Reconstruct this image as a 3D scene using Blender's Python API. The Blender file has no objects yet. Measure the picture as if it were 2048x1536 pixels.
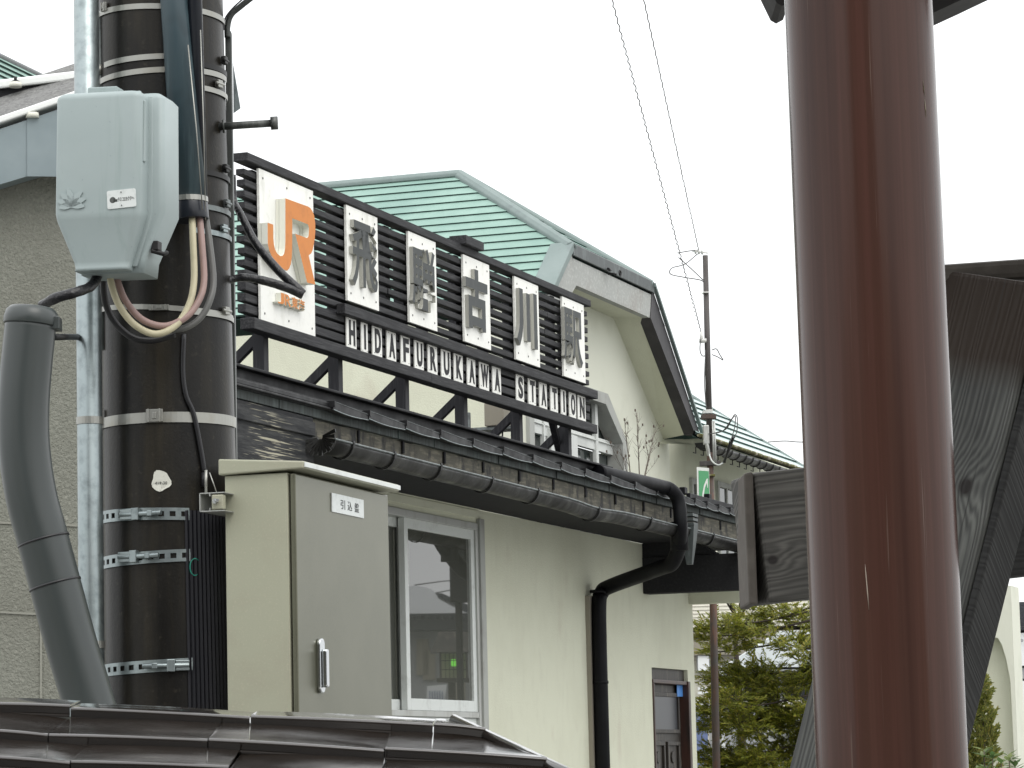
import bpy, bmesh, math, random
from mathutils import Vector, Matrix, noise
random.seed(11)
R = math.radians
C = bpy.context.scene.collection
V = Vector
# ------------------------------------------------------------------ camera
FPX = 6300.0
EYE = 1.5
PITCH = math.atan(781.0 / FPX)
ROLL = math.atan(0.0244)
fwd = V((0, math.cos(PITCH), math.sin(PITCH)))
up0 = V((0, -math.sin(PITCH), math.cos(PITCH)))
rt0 = V((1, 0, 0))
cr = rt0 * math.cos(ROLL) - up0 * math.sin(ROLL)
cu = rt0 * math.sin(ROLL) + up0 * math.cos(ROLL)
CAM = V((0, 0, EYE))


def ray(px, py):
    return (cr * (px - 1024) + cu * (768 - py) + fwd * FPX).normalized()


def on_plane(px, py, p, n):
    r = ray(px, py)
    return CAM + r * ((p - CAM).dot(n) / r.dot(n))


def on_y(px, py, Y):
    return on_plane(px, py, V((0, Y, 0)), V((0, 1, 0)))


_v = cr * (3250 - 1024) + cu * (768 - 1495) + fwd * FPX
F = V((_v.x, _v.y, 0)).normalized()
Z = V((0, 0, 1))
N = F.cross(Z)
PSI = math.atan2(F.x, F.y)
P0 = V(((1000 - 1024) / 6350.0 * 20, 20, 0))


def W(s, d, z):
    return P0 + F * s + N * d + Z * z


def sdz(p):
    q = p - P0
    return q.dot(F), q.dot(N), p.z


def on_d(px, py, d):
    return on_plane(px, py, P0 + N * d, N)


def on_s(px, py, s):
    return on_plane(px, py, P0 + F * s, F)


def sx(px, py, d):
    return sdz(on_d(px, py, d))[0]


def zl(d, *pts):
    return sum(on_d(x, y, d).z for x, y in pts) / len(pts)


cam_d = bpy.data.cameras.new('camera')
cam_o = bpy.data.objects.new('camera', cam_d)
C.objects.link(cam_o)
cam_d.sensor_width = 36
cam_d.lens = 36 * FPX / 2048
cam_d.clip_end = 2000
m3 = Matrix((cr, cu, -fwd)).transposed()
cam_o.matrix_world = Matrix.Translation(CAM) @ m3.to_4x4()
bpy.context.scene.camera = cam_o

# ------------------------------------------------------------------ materials
MATS = {}


def new_mat(name):
    m = bpy.data.materials.new(name)
    m.use_nodes = True
    MATS[name] = m
    nt = m.node_tree
    return m, nt, nt.nodes['Principled BSDF']


def lk(nt, a, b):
    nt.links.new(a, b)


def col(c):
    return (c[0], c[1], c[2], 1)


def coords(nt, stretch=(1, 1, 1), rot=0.0):
    tc = nt.nodes.new('ShaderNodeTexCoord')
    out = tc.outputs['Object']
    if rot:
        mp = nt.nodes.new('ShaderNodeMapping')
        mp.inputs['Rotation'].default_value = (0, 0, rot)
        lk(nt, out, mp.inputs['Vector'])
        out = mp.outputs[0]
    mp = nt.nodes.new('ShaderNodeMapping')
    mp.inputs['Scale'].default_value = stretch
    lk(nt, out, mp.inputs['Vector'])
    return mp.outputs[0]


def ntex(nt, vec, scale, detail=4, rough=.6):
    n = nt.nodes.new('ShaderNodeTexNoise')
    n.inputs['Scale'].default_value = scale
    n.inputs['Detail'].default_value = detail
    n.inputs['Roughness'].default_value = rough
    lk(nt, vec, n.inputs['Vector'])
    return n.outputs['Fac']


def ramp(nt, fac, lo, hi):
    r = nt.nodes.new('ShaderNodeMapRange')
    r.inputs['From Min'].default_value = lo
    r.inputs['From Max'].default_value = hi
    lk(nt, fac, r.inputs['Value'])
    return r.outputs[0]


def mixc(nt, fac, a, b):
    m = nt.nodes.new('ShaderNodeMix')
    m.data_type = 'RGBA'
    if isinstance(fac, float):
        m.inputs[0].default_value = fac
    else:
        lk(nt, fac, m.inputs[0])
    for i, x in ((6, a), (7, b)):
        if isinstance(x, tuple):
            m.inputs[i].default_value = col(x)
        else:
            lk(nt, x, m.inputs[i])
    return m.outputs[2]


FROT = -(math.pi / 2 - PSI)      # turns F into +X


def mat(name, base, rough=.6, metal=0, var=(), bump=(), coat=0, rv=None, spec=.5, ior=None):
    """var: list of (colour, scale, lo, hi, stretch, rot); bump: list of (scale, strength, dist, stretch, rot)"""
    m, nt, b = new_mat(name)
    c = base
    for (c2, sc, lo, hi, st, rt) in var:
        f = ramp(nt, ntex(nt, coords(nt, st, rt), sc), lo, hi)
        c = mixc(nt, f, c, c2)
    if isinstance(c, tuple):
        b.inputs['Base Color'].default_value = col(c)
    else:
        lk(nt, c, b.inputs['Base Color'])
    b.inputs['Roughness'].default_value = rough
    b.inputs['Metallic'].default_value = metal
    b.inputs['Coat Weight'].default_value = coat
    b.inputs['Coat Roughness'].default_value = .06
    b.inputs['Specular IOR Level'].default_value = spec
    if ior:
        b.inputs['IOR'].default_value = ior
    if rv:
        f = ntex(nt, coords(nt, rv[2]), rv[1])
        mr = nt.nodes.new('ShaderNodeMapRange')
        mr.inputs['From Min'].default_value = .3
        mr.inputs['From Max'].default_value = .7
        mr.inputs['To Min'].default_value = rough
        mr.inputs['To Max'].default_value = rv[0]
        lk(nt, f, mr.inputs['Value'])
        lk(nt, mr.outputs[0], b.inputs['Roughness'])
    prev = None
    for (sc, strg, dist, st, rt) in bump:
        f = ntex(nt, coords(nt, st, rt), sc, 3)
        bp = nt.nodes.new('ShaderNodeBump')
        bp.inputs['Strength'].default_value = strg
        bp.inputs['Distance'].default_value = dist
        lk(nt, f, bp.inputs['Height'])
        if prev:
            lk(nt, prev, bp.inputs['Normal'])
        prev = bp.outputs[0]
    if prev:
        lk(nt, prev, b.inputs['Normal'])
    return m


def grain(name, dark, light, freq, across='X', along='Z', knots=(), amp=2.2, bump=.5, rough=.75, stain=None):
    """weathered timber: growth-ring lines running along one local axis, bending round knots"""
    m, nt, b = new_mat(name)
    tc = nt.nodes.new('ShaderNodeTexCoord')
    sp = nt.nodes.new('ShaderNodeSeparateXYZ')
    lk(nt, tc.outputs['Object'], sp.inputs[0])
    U, A = sp.outputs[across], sp.outputs[along]

    def mth(op, a, b_=None):
        n = nt.nodes.new('ShaderNodeMath')
        n.operation = op
        for i, x in enumerate((a, b_)):
            if x is None:
                continue
            if isinstance(x, (int, float)):
                n.inputs[i].default_value = x
            else:
                lk(nt, x, n.inputs[i])
        return n.outputs[0]
    U = mth('ADD', U, mth('MULTIPLY', sp.outputs['Y'], .55))
    cx = nt.nodes.new('ShaderNodeCombineXYZ')
    lk(nt, mth('MULTIPLY', U, 9.0), cx.inputs[0])
    lk(nt, mth('MULTIPLY', A, 1.6), cx.inputs[1])
    n1 = ntex(nt, cx.outputs[0], 1.0, 2, .4)
    cx3 = nt.nodes.new('ShaderNodeCombineXYZ')
    lk(nt, mth('MULTIPLY', U, 42.0), cx3.inputs[0])
    lk(nt, mth('MULTIPLY', A, 2.2), cx3.inputs[1])
    n3 = ntex(nt, cx3.outputs[0], 1.0, 2, .5)
    ph = mth('ADD', mth('MULTIPLY', U, freq), mth('MULTIPLY', n1, amp * 6.28))
    ph = mth('ADD', ph, mth('MULTIPLY', n3, 26.0))
    kd = None
    for (ku, ka, sig, B) in knots:
        du = mth('SUBTRACT', U, ku)
        da = mth('MULTIPLY', mth('SUBTRACT', A, ka), .8)
        r2 = mth('ADD', mth('MULTIPLY', du, du), mth('MULTIPLY', da, da))
        e = mth('EXPONENT', mth('MULTIPLY', r2, -1.0 / (sig * sig)))
        ph = mth('ADD', ph, mth('MULTIPLY', e, B))
        e2 = mth('EXPONENT', mth('MULTIPLY', r2, -9.0 / (sig * sig)))
        kd = e2 if kd is None else mth('ADD', kd, e2)
    w = mth('MULTIPLY', mth('ADD', mth('SINE', ph), 1.0), .5)
    cx2 = nt.nodes.new('ShaderNodeCombineXYZ')
    lk(nt, mth('MULTIPLY', U, 160.0), cx2.inputs[0])
    lk(nt, mth('MULTIPLY', A, 6.0), cx2.inputs[1])
    n2 = ntex(nt, cx2.outputs[0], 1.0, 3, .6)
    big = ramp(nt, ntex(nt, tc.outputs['Object'], 6.0, 3, .5), .35, .68)
    w2 = mth('MULTIPLY', mth('ADD', mth('MULTIPLY', w, .42), mth('MULTIPLY', n2, .58)), mth('ADD', mth('MULTIPLY', big, .6), .4))
    c = mixc(nt, ramp(nt, w2, .12, .72), dark, light)
    if stain:
        f = ramp(nt, mth('ADD', A, mth('MULTIPLY', n1, .03)), stain[1], stain[2])
        c = mixc(nt, f, c, stain[0])
    cx4 = nt.nodes.new('ShaderNodeCombineXYZ')
    lk(nt, mth('MULTIPLY', U, 75.0), cx4.inputs[0])
    lk(nt, mth('MULTIPLY', A, 1.5), cx4.inputs[1])
    crk = ramp(nt, ntex(nt, cx4.outputs[0], 1.0, 2, .5), .66, .70)
    c = mixc(nt, crk, c, (.010, .010, .009))
    if kd is not None:
        c = mixc(nt, ramp(nt, kd, .25, .7), c, (.012, .009, .008))
    lk(nt, c, b.inputs['Base Color'])
    b.inputs['Roughness'].default_value = rough
    bp = nt.nodes.new('ShaderNodeBump')
    bp.inputs['Strength'].default_value = bump
    bp.inputs['Distance'].default_value = .004
    lk(nt, w2, bp.inputs['Height'])
    lk(nt, bp.outputs[0], b.inputs['Normal'])
    return m


S1 = (1, 1, 1)
# station
mat('cream_plaster', (.61, .62, .50), .9, var=[((.55, .555, .44), 1.3, .45, .8, S1, 0), ((.50, .47, .38), 2.4, .60, .8, (1, 1, .5), 0),
                                              ((.56, .565, .455), 9, .5, .8, (1, 1, .35), 0)],
    bump=[(90, .5, .006, S1, 0), (300, .25, .002, S1, 0)])
mat('white_plaster', (.62, .63, .54), .85, var=[((.54, .55, .46), 2.2, .5, .75, S1, 0)], bump=[(120, .15, .002, S1, 0)])
mat('gray_plaster', (.34, .35, .335), .85, var=[((.30, .29, .27), 4, .5, .75, (1, 1, .5), 0), ((.5, .51, .49), 40, .5, .8, S1, 0)], bump=[(140, .3, .003, S1, 0)])
mat('black_timber', (.016, .016, .018), .66, spec=.3, var=[((.052, .052, .055), 6, .45, .75, (1, 14, 14), FROT), ((.012, .012, .013), 2, .5, .7, S1, 0)],
    bump=[(5, .6, .004, (1, 22, 22), FROT)])
mat('black_post', (.020, .020, .024), .6, spec=.3, var=[((.06, .06, .065), 8, .5, .8, (6, 6, .6), 0)], bump=[(30, .3, .002, (3, 3, .3), 0)])
mat('peeling_paint', (.018, .019, .021), .75, spec=.25, var=[((.055, .056, .056), 5, .4, .7, (1, 9, 9), FROT)], bump=[(7, .7, .004, (1, 14, 14), FROT)])
mat('black_metal', (.004, .004, .0055), .42, spec=.14, rv=(.6, 5, S1), var=[((.009, .010, .011), 4, .5, .75, S1, 0)], bump=[(14, .12, .003, S1, 0)])
mat('tile_black', (.009, .009, .010), .38, spec=.3, rv=(.65, 9, S1), var=[((.026, .028, .028), 12, .55, .75, S1, 0)], bump=[(40, .2, .003, S1, 0)])
mat('verdigris', (.058, .068, .066), .65, spec=.3, var=[((.12, .155, .15), 7, .5, .75, (3, 3, .5), 0), ((.03, .033, .032), 16, .5, .66, (4, 4, .35), 0)], bump=[(60, .3, .002, S1, 0)])
mat('old_board', (.085, .08, .062), .8, var=[((.19, .175, .13), 8, .48, .7, (1, 6, 6), FROT), ((.02, .02, .02), 5, .5, .66, (2, 2, 1), 0)], bump=[(9, .6, .003, (1, 14, 14), FROT)])
mat('gutter_metal', (.009, .009, .008), .26, spec=.22,  rv=(.6, 7, S1), var=[((.030, .030, .024), 6, .50, .75, S1, 0), ((.005, .005, .005), 9, .52, .7, S1, 0)], bump=[(25, .3, .003, S1, 0)])
mat('soffit_dark', (.018, .018, .020), .8, spec=.2, var=[((.034, .034, .037), 7, .5, .8, (1, 8, 8), FROT)])
mat('sign_white', (.80, .80, .76), .5, var=[((.58, .58, .52), 7, .58, .78, (1, 1, .35), 0), ((.68, .68, .63), 26, .55, .8, S1, 0)])
mat('sign_edge', (.68, .68, .60), .6)
mat('letter_side', (.36, .36, .325), .6)
mat('sign_orange', (.58, .20, .035), .5, spec=.3, var=[((.50, .17, .032), 14, .5, .7, S1, 0)])
mat('sign_gray', (.055, .06, .06), .6, spec=.3, var=[((.075, .08, .08), 10, .5, .75, S1, 0)])
mat('sign_ink', (.014, .014, .017), .6, spec=.3)
mat('screw_dark', (.06, .06, .055), .5, metal=.6)
mat('roof_green', (.225, .345, .30), .6, spec=.25, var=[((.27, .40, .35), 5, .45, .75, S1, 0), ((.19, .30, .265), 1.6, .5, .72, S1, 0)], bump=[(50, .1, .002, S1, 0)])
mat('roof_wet', (.30, .42, .39), .22, spec=.8, var=[((.24, .36, .33), 3, .45, .7, S1, 0)], bump=[(30, .1, .003, S1, 0)])
mat('roof_seam', (.025, .055, .05), .8)
mat('roof_trim', (.175, .22, .212), .6, spec=.3, var=[((.21, .255, .247), 3, .4, .7, S1, 0), ((.16, .19, .19), 9, .58, .75, S1, 0)])
mat('roof_flash', (.055, .065, .065), .5, var=[((.13, .15, .15), 9, .5, .75, (2, 2, .6), 0)])
mat('dark_barge', (.028, .026, .029), .5, spec=.3, var=[((.06, .056, .06), 3, .45, .75, S1, 0)])
mat('alu', (.46, .47, .45), .42, metal=.5, var=[((.34, .34, .31), 8, .5, .75, (1, 1, .2), 0)])
mat('alu_white', (.62, .65, .63), .4, var=[((.48, .50, .48), 9, .55, .75, S1, 0)])
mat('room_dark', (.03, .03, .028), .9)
mat('window_surround', (.36, .37, .35), .75, var=[((.28, .28, .26), 5, .5, .7, S1, 0)])
mat('siding_white', (.60, .62, .60), .6, var=[((.48, .5, .48), 5, .5, .75, S1, 0)])
mat('curtain', (.30, .36, .34), .9, var=[((.10, .15, .14), 9, .45, .6, (1, 1, .2), 0)])
mat('old_door', (.028, .023, .018), .5, var=[((.13, .11, .085), 9, .56, .70, (3, 3, .4), 0), ((.015, .012, .01), 6, .5, .7, S1, 0)], bump=[(20, .5, .004, (4, 4, .5), 0)])
mat('door_frame', (.05, .022, .016), .4, var=[((.02, .014, .012), 6, .45, .7, (3, 3, .4), 0)])
mat('sticker_blue', (.08, .25, .62), .4)
mat('sticker_white', (.7, .75, .75), .5)
mat('moss', (.13, .125, .04), .95, var=[((.45, .42, .34), 9, .5, .65, S1, 0), ((.05, .045, .03), 30, .5, .6, S1, 0)], bump=[(60, .8, .01, S1, 0)])
# utility pole group
mat('wet_concrete', (.0095, .0085, .0068), .45, spec=.25, rv=(.28, 4, (3, 3, .25)), var=[((.024, .020, .013), 5, .42, .72, (5, 5, .3), 0), ((.005, .0047, .0045), 3, .48, .68, (2, 2, .7), 0), ((.034, .030, .022), 60, .6, .8, S1, 0)],
    bump=[(120, .25, .002, S1, 0)])
mat('steel_band', (.34, .34, .315), .38, metal=.8, var=[((.30, .29, .25), 14, .5, .7, S1, 0)])
mat('galv', (.30, .345, .35), .36, metal=.85, var=[((.19, .22, .225), 30, .45, .7, S1, 0), ((.31, .35, .355), 8, .5, .75, (3, 3, .3), 0)], bump=[(200, .08, .001, S1, 0)])
mat('galv_dark', (.18, .20, .20), .5, metal=.6, var=[((.08, .085, .085), 20, .45, .7, S1, 0)], bump=[(60, .2, .001, S1, 0)])
mat('box_gray', (.30, .355, .355), .5, var=[((.335, .39, .39), 4, .4, .7, S1, 0), ((.20, .24, .24), 70, .68, .78, S1, 0), ((.26, .32, .31), 5, .6, .78, (5, 5, .3), 0)], bump=[(300, .1, .0006, S1, 0)])
mat('plate_white', (.62, .65, .64), .5, var=[((.5, .53, .52), 60, .5, .75, S1, 0)])
mat('duct_gray', (.036, .043, .042), .33, rv=(.30, 5, S1), var=[((.043, .051, .050), 3, .4, .7, (3, 3, .4), 0)], bump=[(90, .08, .001, S1, 0)])
mat('guard_blue', (.035, .060, .072), .30, rv=(.5, 6, (3, 3, .3)), var=[((.10, .15, .165), 6, .52, .75, (6, 6, .25), 0), ((.008, .010, .016), 3, .5, .65, (1, 1, .6), 0)])
mat('guard_black', (.008, .010, .016), .28)
mat('cable_cream', (.47, .43, .29), .5, var=[((.36, .33, .22), 20, .5, .75, S1, 0)])
mat('cable_pink', (.30, .20, .18), .5, var=[((.22, .15, .14), 20, .5, .75, S1, 0)])
mat('cable_black', (.010, .010, .012), .38)
mat('cable_gray', (.10, .10, .095), .45)
mat('tape_black', (.009, .009, .011), .35, bump=[(50, .9, .006, (1, 1, 1), 0)])
mat('tag_white', (.62, .62, .55), .7, var=[((.35, .34, .3), 60, .55, .7, S1, 0)])
mat('rubber_sheet', (.006, .006, .010), .42, bump=[(4, .3, .002, (20, 20, .2), 0)])
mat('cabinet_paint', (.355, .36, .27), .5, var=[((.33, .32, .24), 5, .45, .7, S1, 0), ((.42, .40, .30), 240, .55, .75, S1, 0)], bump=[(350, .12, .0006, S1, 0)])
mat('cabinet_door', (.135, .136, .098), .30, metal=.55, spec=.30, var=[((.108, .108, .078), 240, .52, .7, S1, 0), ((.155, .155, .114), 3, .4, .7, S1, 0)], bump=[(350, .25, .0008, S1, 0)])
mat('chrome', (.55, .57, .58), .2, metal=1.0)
mat('bar_gray', (.05, .055, .052), .45, metal=.4, var=[((.12, .125, .12), 14, .5, .7, (3, 3, .4), 0)])
mat('bolt_black', (.02, .02, .02), .5, metal=.5)
mat('green_wire', (.03, .30, .22), .4)
# gray house
mat('stucco', (.235, .24, .205), .95, var=[((.18, .184, .155), 110, .45, .68, S1, 0), ((.19, .19, .16), 1.6, .45, .75, S1, 0), ((.29, .29, .25), 60, .58, .75, S1, 0)],
    bump=[(95, .9, .012, S1, 0), (220, .5, .005, S1, 0)])
mat('joint', (.25, .25, .215), .9, bump=[(120, .5, .004, S1, 0)])
mat('fascia_blue', (.20, .245, .26), .4, metal=.3, var=[((.25, .30, .315), 3, .4, .7, S1, 0)])
mat('trim_white', (.80, .82, .80), .35)
mat('slate_sheet', (.17, .17, .165), .9, var=[((.10, .10, .10), 60, .45, .68, S1, 0), ((.26, .26, .25), 90, .55, .75, S1, 0)], bump=[(90, .7, .006, S1, 0)])
# foreground
mat('wet_roof', (.020, .016, .0128), .10, rv=(.26, 9, (1, 1, 1)), var=[((.024, .018, .014), 5, .4, .7, S1, 0)], bump=[(3.5, .10, .02, S1, 0), (30, .05, .003, S1, 0)], coat=1.0)
mat('brown_paint', (.054, .0255, .0190), .15, spec=.22, rv=(.24, 8, (6, 6, .3)), var=[((.068, .031, .024), 9, .45, .72, (14, 14, .12), 0), ((.040, .0185, .0145), 5, .5, .70, (9, 9, .12), 0), ((.11, .075, .06), 11, .66, .74, (22, 22, .25), 0)], coat=.05, bump=[(160, .05, .0006, S1, 0)])
mat('scratch', (.30, .25, .20), .6)
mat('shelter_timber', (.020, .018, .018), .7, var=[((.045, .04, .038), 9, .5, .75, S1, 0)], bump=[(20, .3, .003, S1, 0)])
mat('rust_pole', (.075, .05, .04), .7, var=[((.14, .065, .04), 9, .45, .65, (3, 3, .5), 0), ((.06, .055, .05), 5, .45, .65, S1, 0)], bump=[(60, .3, .002, S1, 0)])
mat('gray_pole', (.055, .048, .046), .6, var=[((.10, .09, .085), 8, .5, .75, (4, 4, .4), 0)])
mat('porcelain', (.6, .6, .57), .3)
mat('wire_gray', (.10, .10, .10), .6)
mat('banner_green', (.10, .36, .17), .6)
mat('banner_white', (.75, .77, .74), .6)
mat('bark', (.045, .035, .026), .9, bump=[(60, .6, .004, S1, 0)])
mat('twig', (.12, .095, .075), .85)
mat('paving', (.24, .24, .225), .45, rv=(.75, 3, S1), var=[((.16, .16, .155), 2, .45, .7, S1, 0), ((.30, .30, .28), 90, .5, .7, S1, 0)], bump=[(120, .4, .004, S1, 0)])
mat('far_cream', (.62, .60, .52), .8, var=[((.54, .52, .45), 2, .5, .7, S1, 0)])
mat('far_beige', (.25, .23, .185), .8)
mat('far_white', (.72, .74, .74), .5)
mat('far_pale_roof', (.62, .66, .68), .35, var=[((.5, .54, .56), 2, .45, .7, S1, 0)])
mat('far_dark', (.03, .033, .04), .3)
mat('far_blue', (.12, .16, .30), .5)
mat('far_gray', (.28, .29, .30), .6)
mat('snow', (.80, .82, .84), .7)
mat('lantern_paper', (.42, .43, .28), .7)


def leaf_mat(name, c1, c2, c3):
    m, nt, b = new_mat(name)
    g = nt.nodes.new('ShaderNodeNewGeometry')
    rnd = g.outputs['Random Per Island']
    c = mixc(nt, ramp(nt, rnd, .0, .7), c1, c2)
    c = mixc(nt, ramp(nt, rnd, .80, 1.0), c, c3)
    lk(nt, c, b.inputs['Base Color'])
    b.inputs['Roughness'].default_value = .55
    b.inputs['Transmission Weight'].default_value = 0
    b.inputs['Subsurface Weight'].default_value = 0
    tr = nt.nodes.new('ShaderNodeBsdfTranslucent')
    lk(nt, c, tr.inputs['Color'])
    mx = nt.nodes.new('ShaderNodeMixShader')
    mx.inputs[0].default_value = .5
    lk(nt, b.outputs[0], mx.inputs[1])
    lk(nt, tr.outputs[0], mx.inputs[2])
    lk(nt, mx.outputs[0], nt.nodes['Material Output'].inputs[0])
    return m


leaf_mat('leaf_yew', (.13, .165, .020), (.28, .295, .034), (.40, .33, .055))
leaf_mat('leaf_thuja', (.10, .13, .02), (.21, .22, .04), (.34, .28, .06))
leaf_mat('leaf_broad', (.07, .13, .04), (.14, .20, .06), (.30, .34, .16))
# window glass, lamp
m, nt, b = new_mat('glass')
b.inputs['Base Color'].default_value = (.085, .088, .076, 1)
b.inputs['Roughness'].default_value = .015
b.inputs['IOR'].default_value = 1.95
m, nt, b = new_mat('glass_far')
b.inputs['Base Color'].default_value = (.05, .06, .058, 1)
b.inputs['Roughness'].default_value = .05
b.inputs['IOR'].default_value = 1.6
m, nt, b = new_mat('lamp_green')
b.inputs['Base Color'].default_value = (.2, .8, .1, 1)
b.inputs['Emission Color'].default_value = (.25, 1.0, .08, 1)
b.inputs['Emission Strength'].default_value = 1.6
# peeled patches: pale bare wood showing in long ragged streaks
m = MATS['peeling_paint']
nt = m.node_tree
b = nt.nodes['Principled BSDF']
src = b.inputs['Base Color'].links[0].from_socket
f1 = ramp(nt, ntex(nt, coords(nt, (.55, 26, 26), FROT), 5, 4, .55), .555, .585)
f2 = ramp(nt, ntex(nt, coords(nt, (1, 1, 1), 0), 2.6, 2, .4), .40, .52)
mm = nt.nodes.new('ShaderNodeMath')
mm.operation = 'MULTIPLY'
lk(nt, f1, mm.inputs[0])
lk(nt, f2, mm.inputs[1])
lk(nt, mixc(nt, mm.outputs[0], src, (.36, .34, .26)), b.inputs['Base Color'])
# timber of the near frame
grain('post_grain', (.030, .031, .030), (.150, .154, .142), 900, 'X', 'Z', knots=((.155, .47, .035, 22), (.128, .225, .028, 26)), amp=3.0, stain=((.028, .017, .010), .615, .66))
grain('beam_grain', (.042, .040, .036), (.150, .143, .130), 620, 'Z', 'X', knots=((.056, .012, .022, 14), (.075, .085, .014, 12)), amp=3.0)
grain('brace_grain', (.06, .062, .062), (.22, .225, .22), 760, 'X', 'Z', amp=2.0, bump=.9)
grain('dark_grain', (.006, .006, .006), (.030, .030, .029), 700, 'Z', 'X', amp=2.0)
mat('end_grain', (.075, .065, .055), .8, var=[((.10, .088, .076), 30, .45, .7, S1, 0)], bump=[(80, .4, .002, S1, 0)])


# ------------------------------------------------------------------ mesh builder
class MB:
    def __init__(self):
        self.v, self.f, self.mi, self.sm = [], [], [], []

    def vert(self, p):
        self.v.append(V(p))
        return len(self.v) - 1

    def face(self, idx, mi=0, sm=False):
        self.f.append(list(idx))
        self.mi.append(mi)
        self.sm.append(sm)

    def poly(self, pts, mi=0, sm=False):
        self.face([self.vert(p) for p in pts], mi, sm)

    def hexa(self, p, mi=0):
        """8 points: bottom ring 0-3, top ring 4-7"""
        i = [self.vert(q) for q in p]
        for q in ((3, 2, 1, 0), (4, 5, 6, 7), (0, 1, 5, 4), (1, 2, 6, 5), (2, 3, 7, 6), (3, 0, 4, 7)):
            self.face([i[k] for k in q], mi)

    def boxf(self, s0, s1, d0, d1, z0, z1, mi=0, zs=0.0):
        """box along the facade axes; zs raises the far end"""
        self.hexa([W(s0, d0, z0), W(s1, d0, z0 + zs), W(s1, d1, z0 + zs), W(s0, d1, z0),
                   W(s0, d0, z1), W(s1, d0, z1 + zs), W(s1, d1, z1 + zs), W(s0, d1, z1)], mi)

    def box(self, o, ax, ay, az, mi=0):
        o, ax, ay, az = V(o), V(ax), V(ay), V(az)
        self.hexa([o, o + ax, o + ax + ay, o + ay, o + az, o + ax + az, o + ax + ay + az, o + ay + az], mi)

    def cbox(self, c, ax, ay, az, mi=0):
        c, ax, ay, az = V(c), V(ax), V(ay), V(az)
        self.box(c - ax / 2 - ay / 2 - az / 2, ax, ay, az, mi)

    def prism(self, pts, vec, mi=0, mis=None, sm=False):
        """polygon extruded by vec; front = far side of vec"""
        mis = mi if mis is None else mis
        vec = V(vec)
        n = len(pts)
        a = [self.vert(p) for p in pts]
        b_ = [self.vert(V(p) + vec) for p in pts]
        self.face(list(reversed(a)), mis)
        self.face(b_, mi)
        for k in range(n):
            j = (k + 1) % n
            self.face([a[k], a[j], b_[j], b_[k]], mis, sm)

    def tube(self, path, r, seg=12, mi=0, caps=True, sm=True):
        path = [V(p) for p in path]
        n = len(path)
        rs = r if isinstance(r, (list, tuple)) else [r] * n
        rings = []
        ref = None
        for k in range(n):
            t = (path[min(k + 1, n - 1)] - path[max(k - 1, 0)]).normalized()
            if ref is None:
                ref = t.orthogonal().normalized()
            ref = (ref - t * ref.dot(t)).normalized()
            bt = t.cross(ref)
            rings.append([self.vert(path[k] + (ref * math.cos(2 * math.pi * j / seg) + bt * math.sin(2 * math.pi * j / seg)) * rs[k]) for j in range(seg)])
        for k in range(n - 1):
            for j in range(seg):
                q = (j + 1) % seg
                self.face([rings[k][j], rings[k][q], rings[k + 1][q], rings[k + 1][j]], mi, sm)
        if caps:
            self.face(list(reversed(rings[0])), mi)
            self.face(rings[-1], mi)

    def loft(self, rings, mi=0, sm=True, caps=True):
        rr = [[self.vert(p) for p in ring] for ring in rings]
        n = len(rr[0])
        for k in range(len(rr) - 1):
            for j in range(n):
                q = (j + 1) % n
                self.face([rr[k][j], rr[k][q], rr[k + 1][q], rr[k + 1][j]], mi, sm)
        if caps:
            self.face(list(reversed(rr[0])), mi)
            self.face(rr[-1], mi)

    def disc(self, c, n, r, mi=0, seg=10, th=.002):
        c, n = V(c), V(n).normalized()
        a = n.orthogonal().normalized()
        b_ = n.cross(a)
        self.prism([c + (a * math.cos(2 * math.pi * k / seg) + b_ * math.sin(2 * math.pi * k / seg)) * r for k in range(seg)], n * th, mi)

    def build(self, name, mats, parent=None, org=None, bevel=0, bseg=2, weld=False, M=None):
        o_ = V((0, 0, 0))
        if parent is not None:
            q = parent
            while q is not None:
                o_ = o_ + V(q.location)
                q = q.parent
            if org is not None:
                pass
        loc = V((0, 0, 0))
        if parent is None and org is not None:
            o_ = V(org)
            loc = V(org)
        me = bpy.data.meshes.new(name)
        me.from_pydata([v - o_ if M is None else v for v in self.v], [], self.f)
        ms = mats if isinstance(mats, (list, tuple)) else [mats]
        for x in ms:
            me.materials.append(MATS[x])
        me.polygons.foreach_set('material_index', self.mi)
        me.polygons.foreach_set('use_smooth', self.sm)
        me.update()
        bm = bmesh.new()
        bm.from_mesh(me)
        if weld:
            bmesh.ops.remove_doubles(bm, verts=bm.verts, dist=1e-5)
        bmesh.ops.recalc_face_normals(bm, faces=bm.faces)
        bm.to_mesh(me)
        bm.free()
        ob = bpy.data.objects.new(name, me)
        C.objects.link(ob)
        if parent is not None:
            ob.parent = parent
        ob.location = loc
        if M is not None:
            ob.matrix_local = Matrix.Translation(-o_) @ M
        if bevel:
            bv = ob.modifiers.new('bevel', 'BEVEL')
            bv.width = bevel
            bv.segments = bseg
            bv.limit_method = 'ANGLE'
            bv.angle_limit = R(40)
        return ob


def tag(o, label=None, cat=None, group=None, kind=None):
    for k, v in (('label', label), ('category', cat), ('group', group), ('kind', kind)):
        if v:
            o[k] = v
    return o


def thing(name, label, cat, loc, group=None):
    o = bpy.data.objects.new(name, None)
    C.objects.link(o)
    o.location = loc
    o.empty_display_size = .1
    return tag(o, label, cat, group)


_tcache = {}


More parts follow.
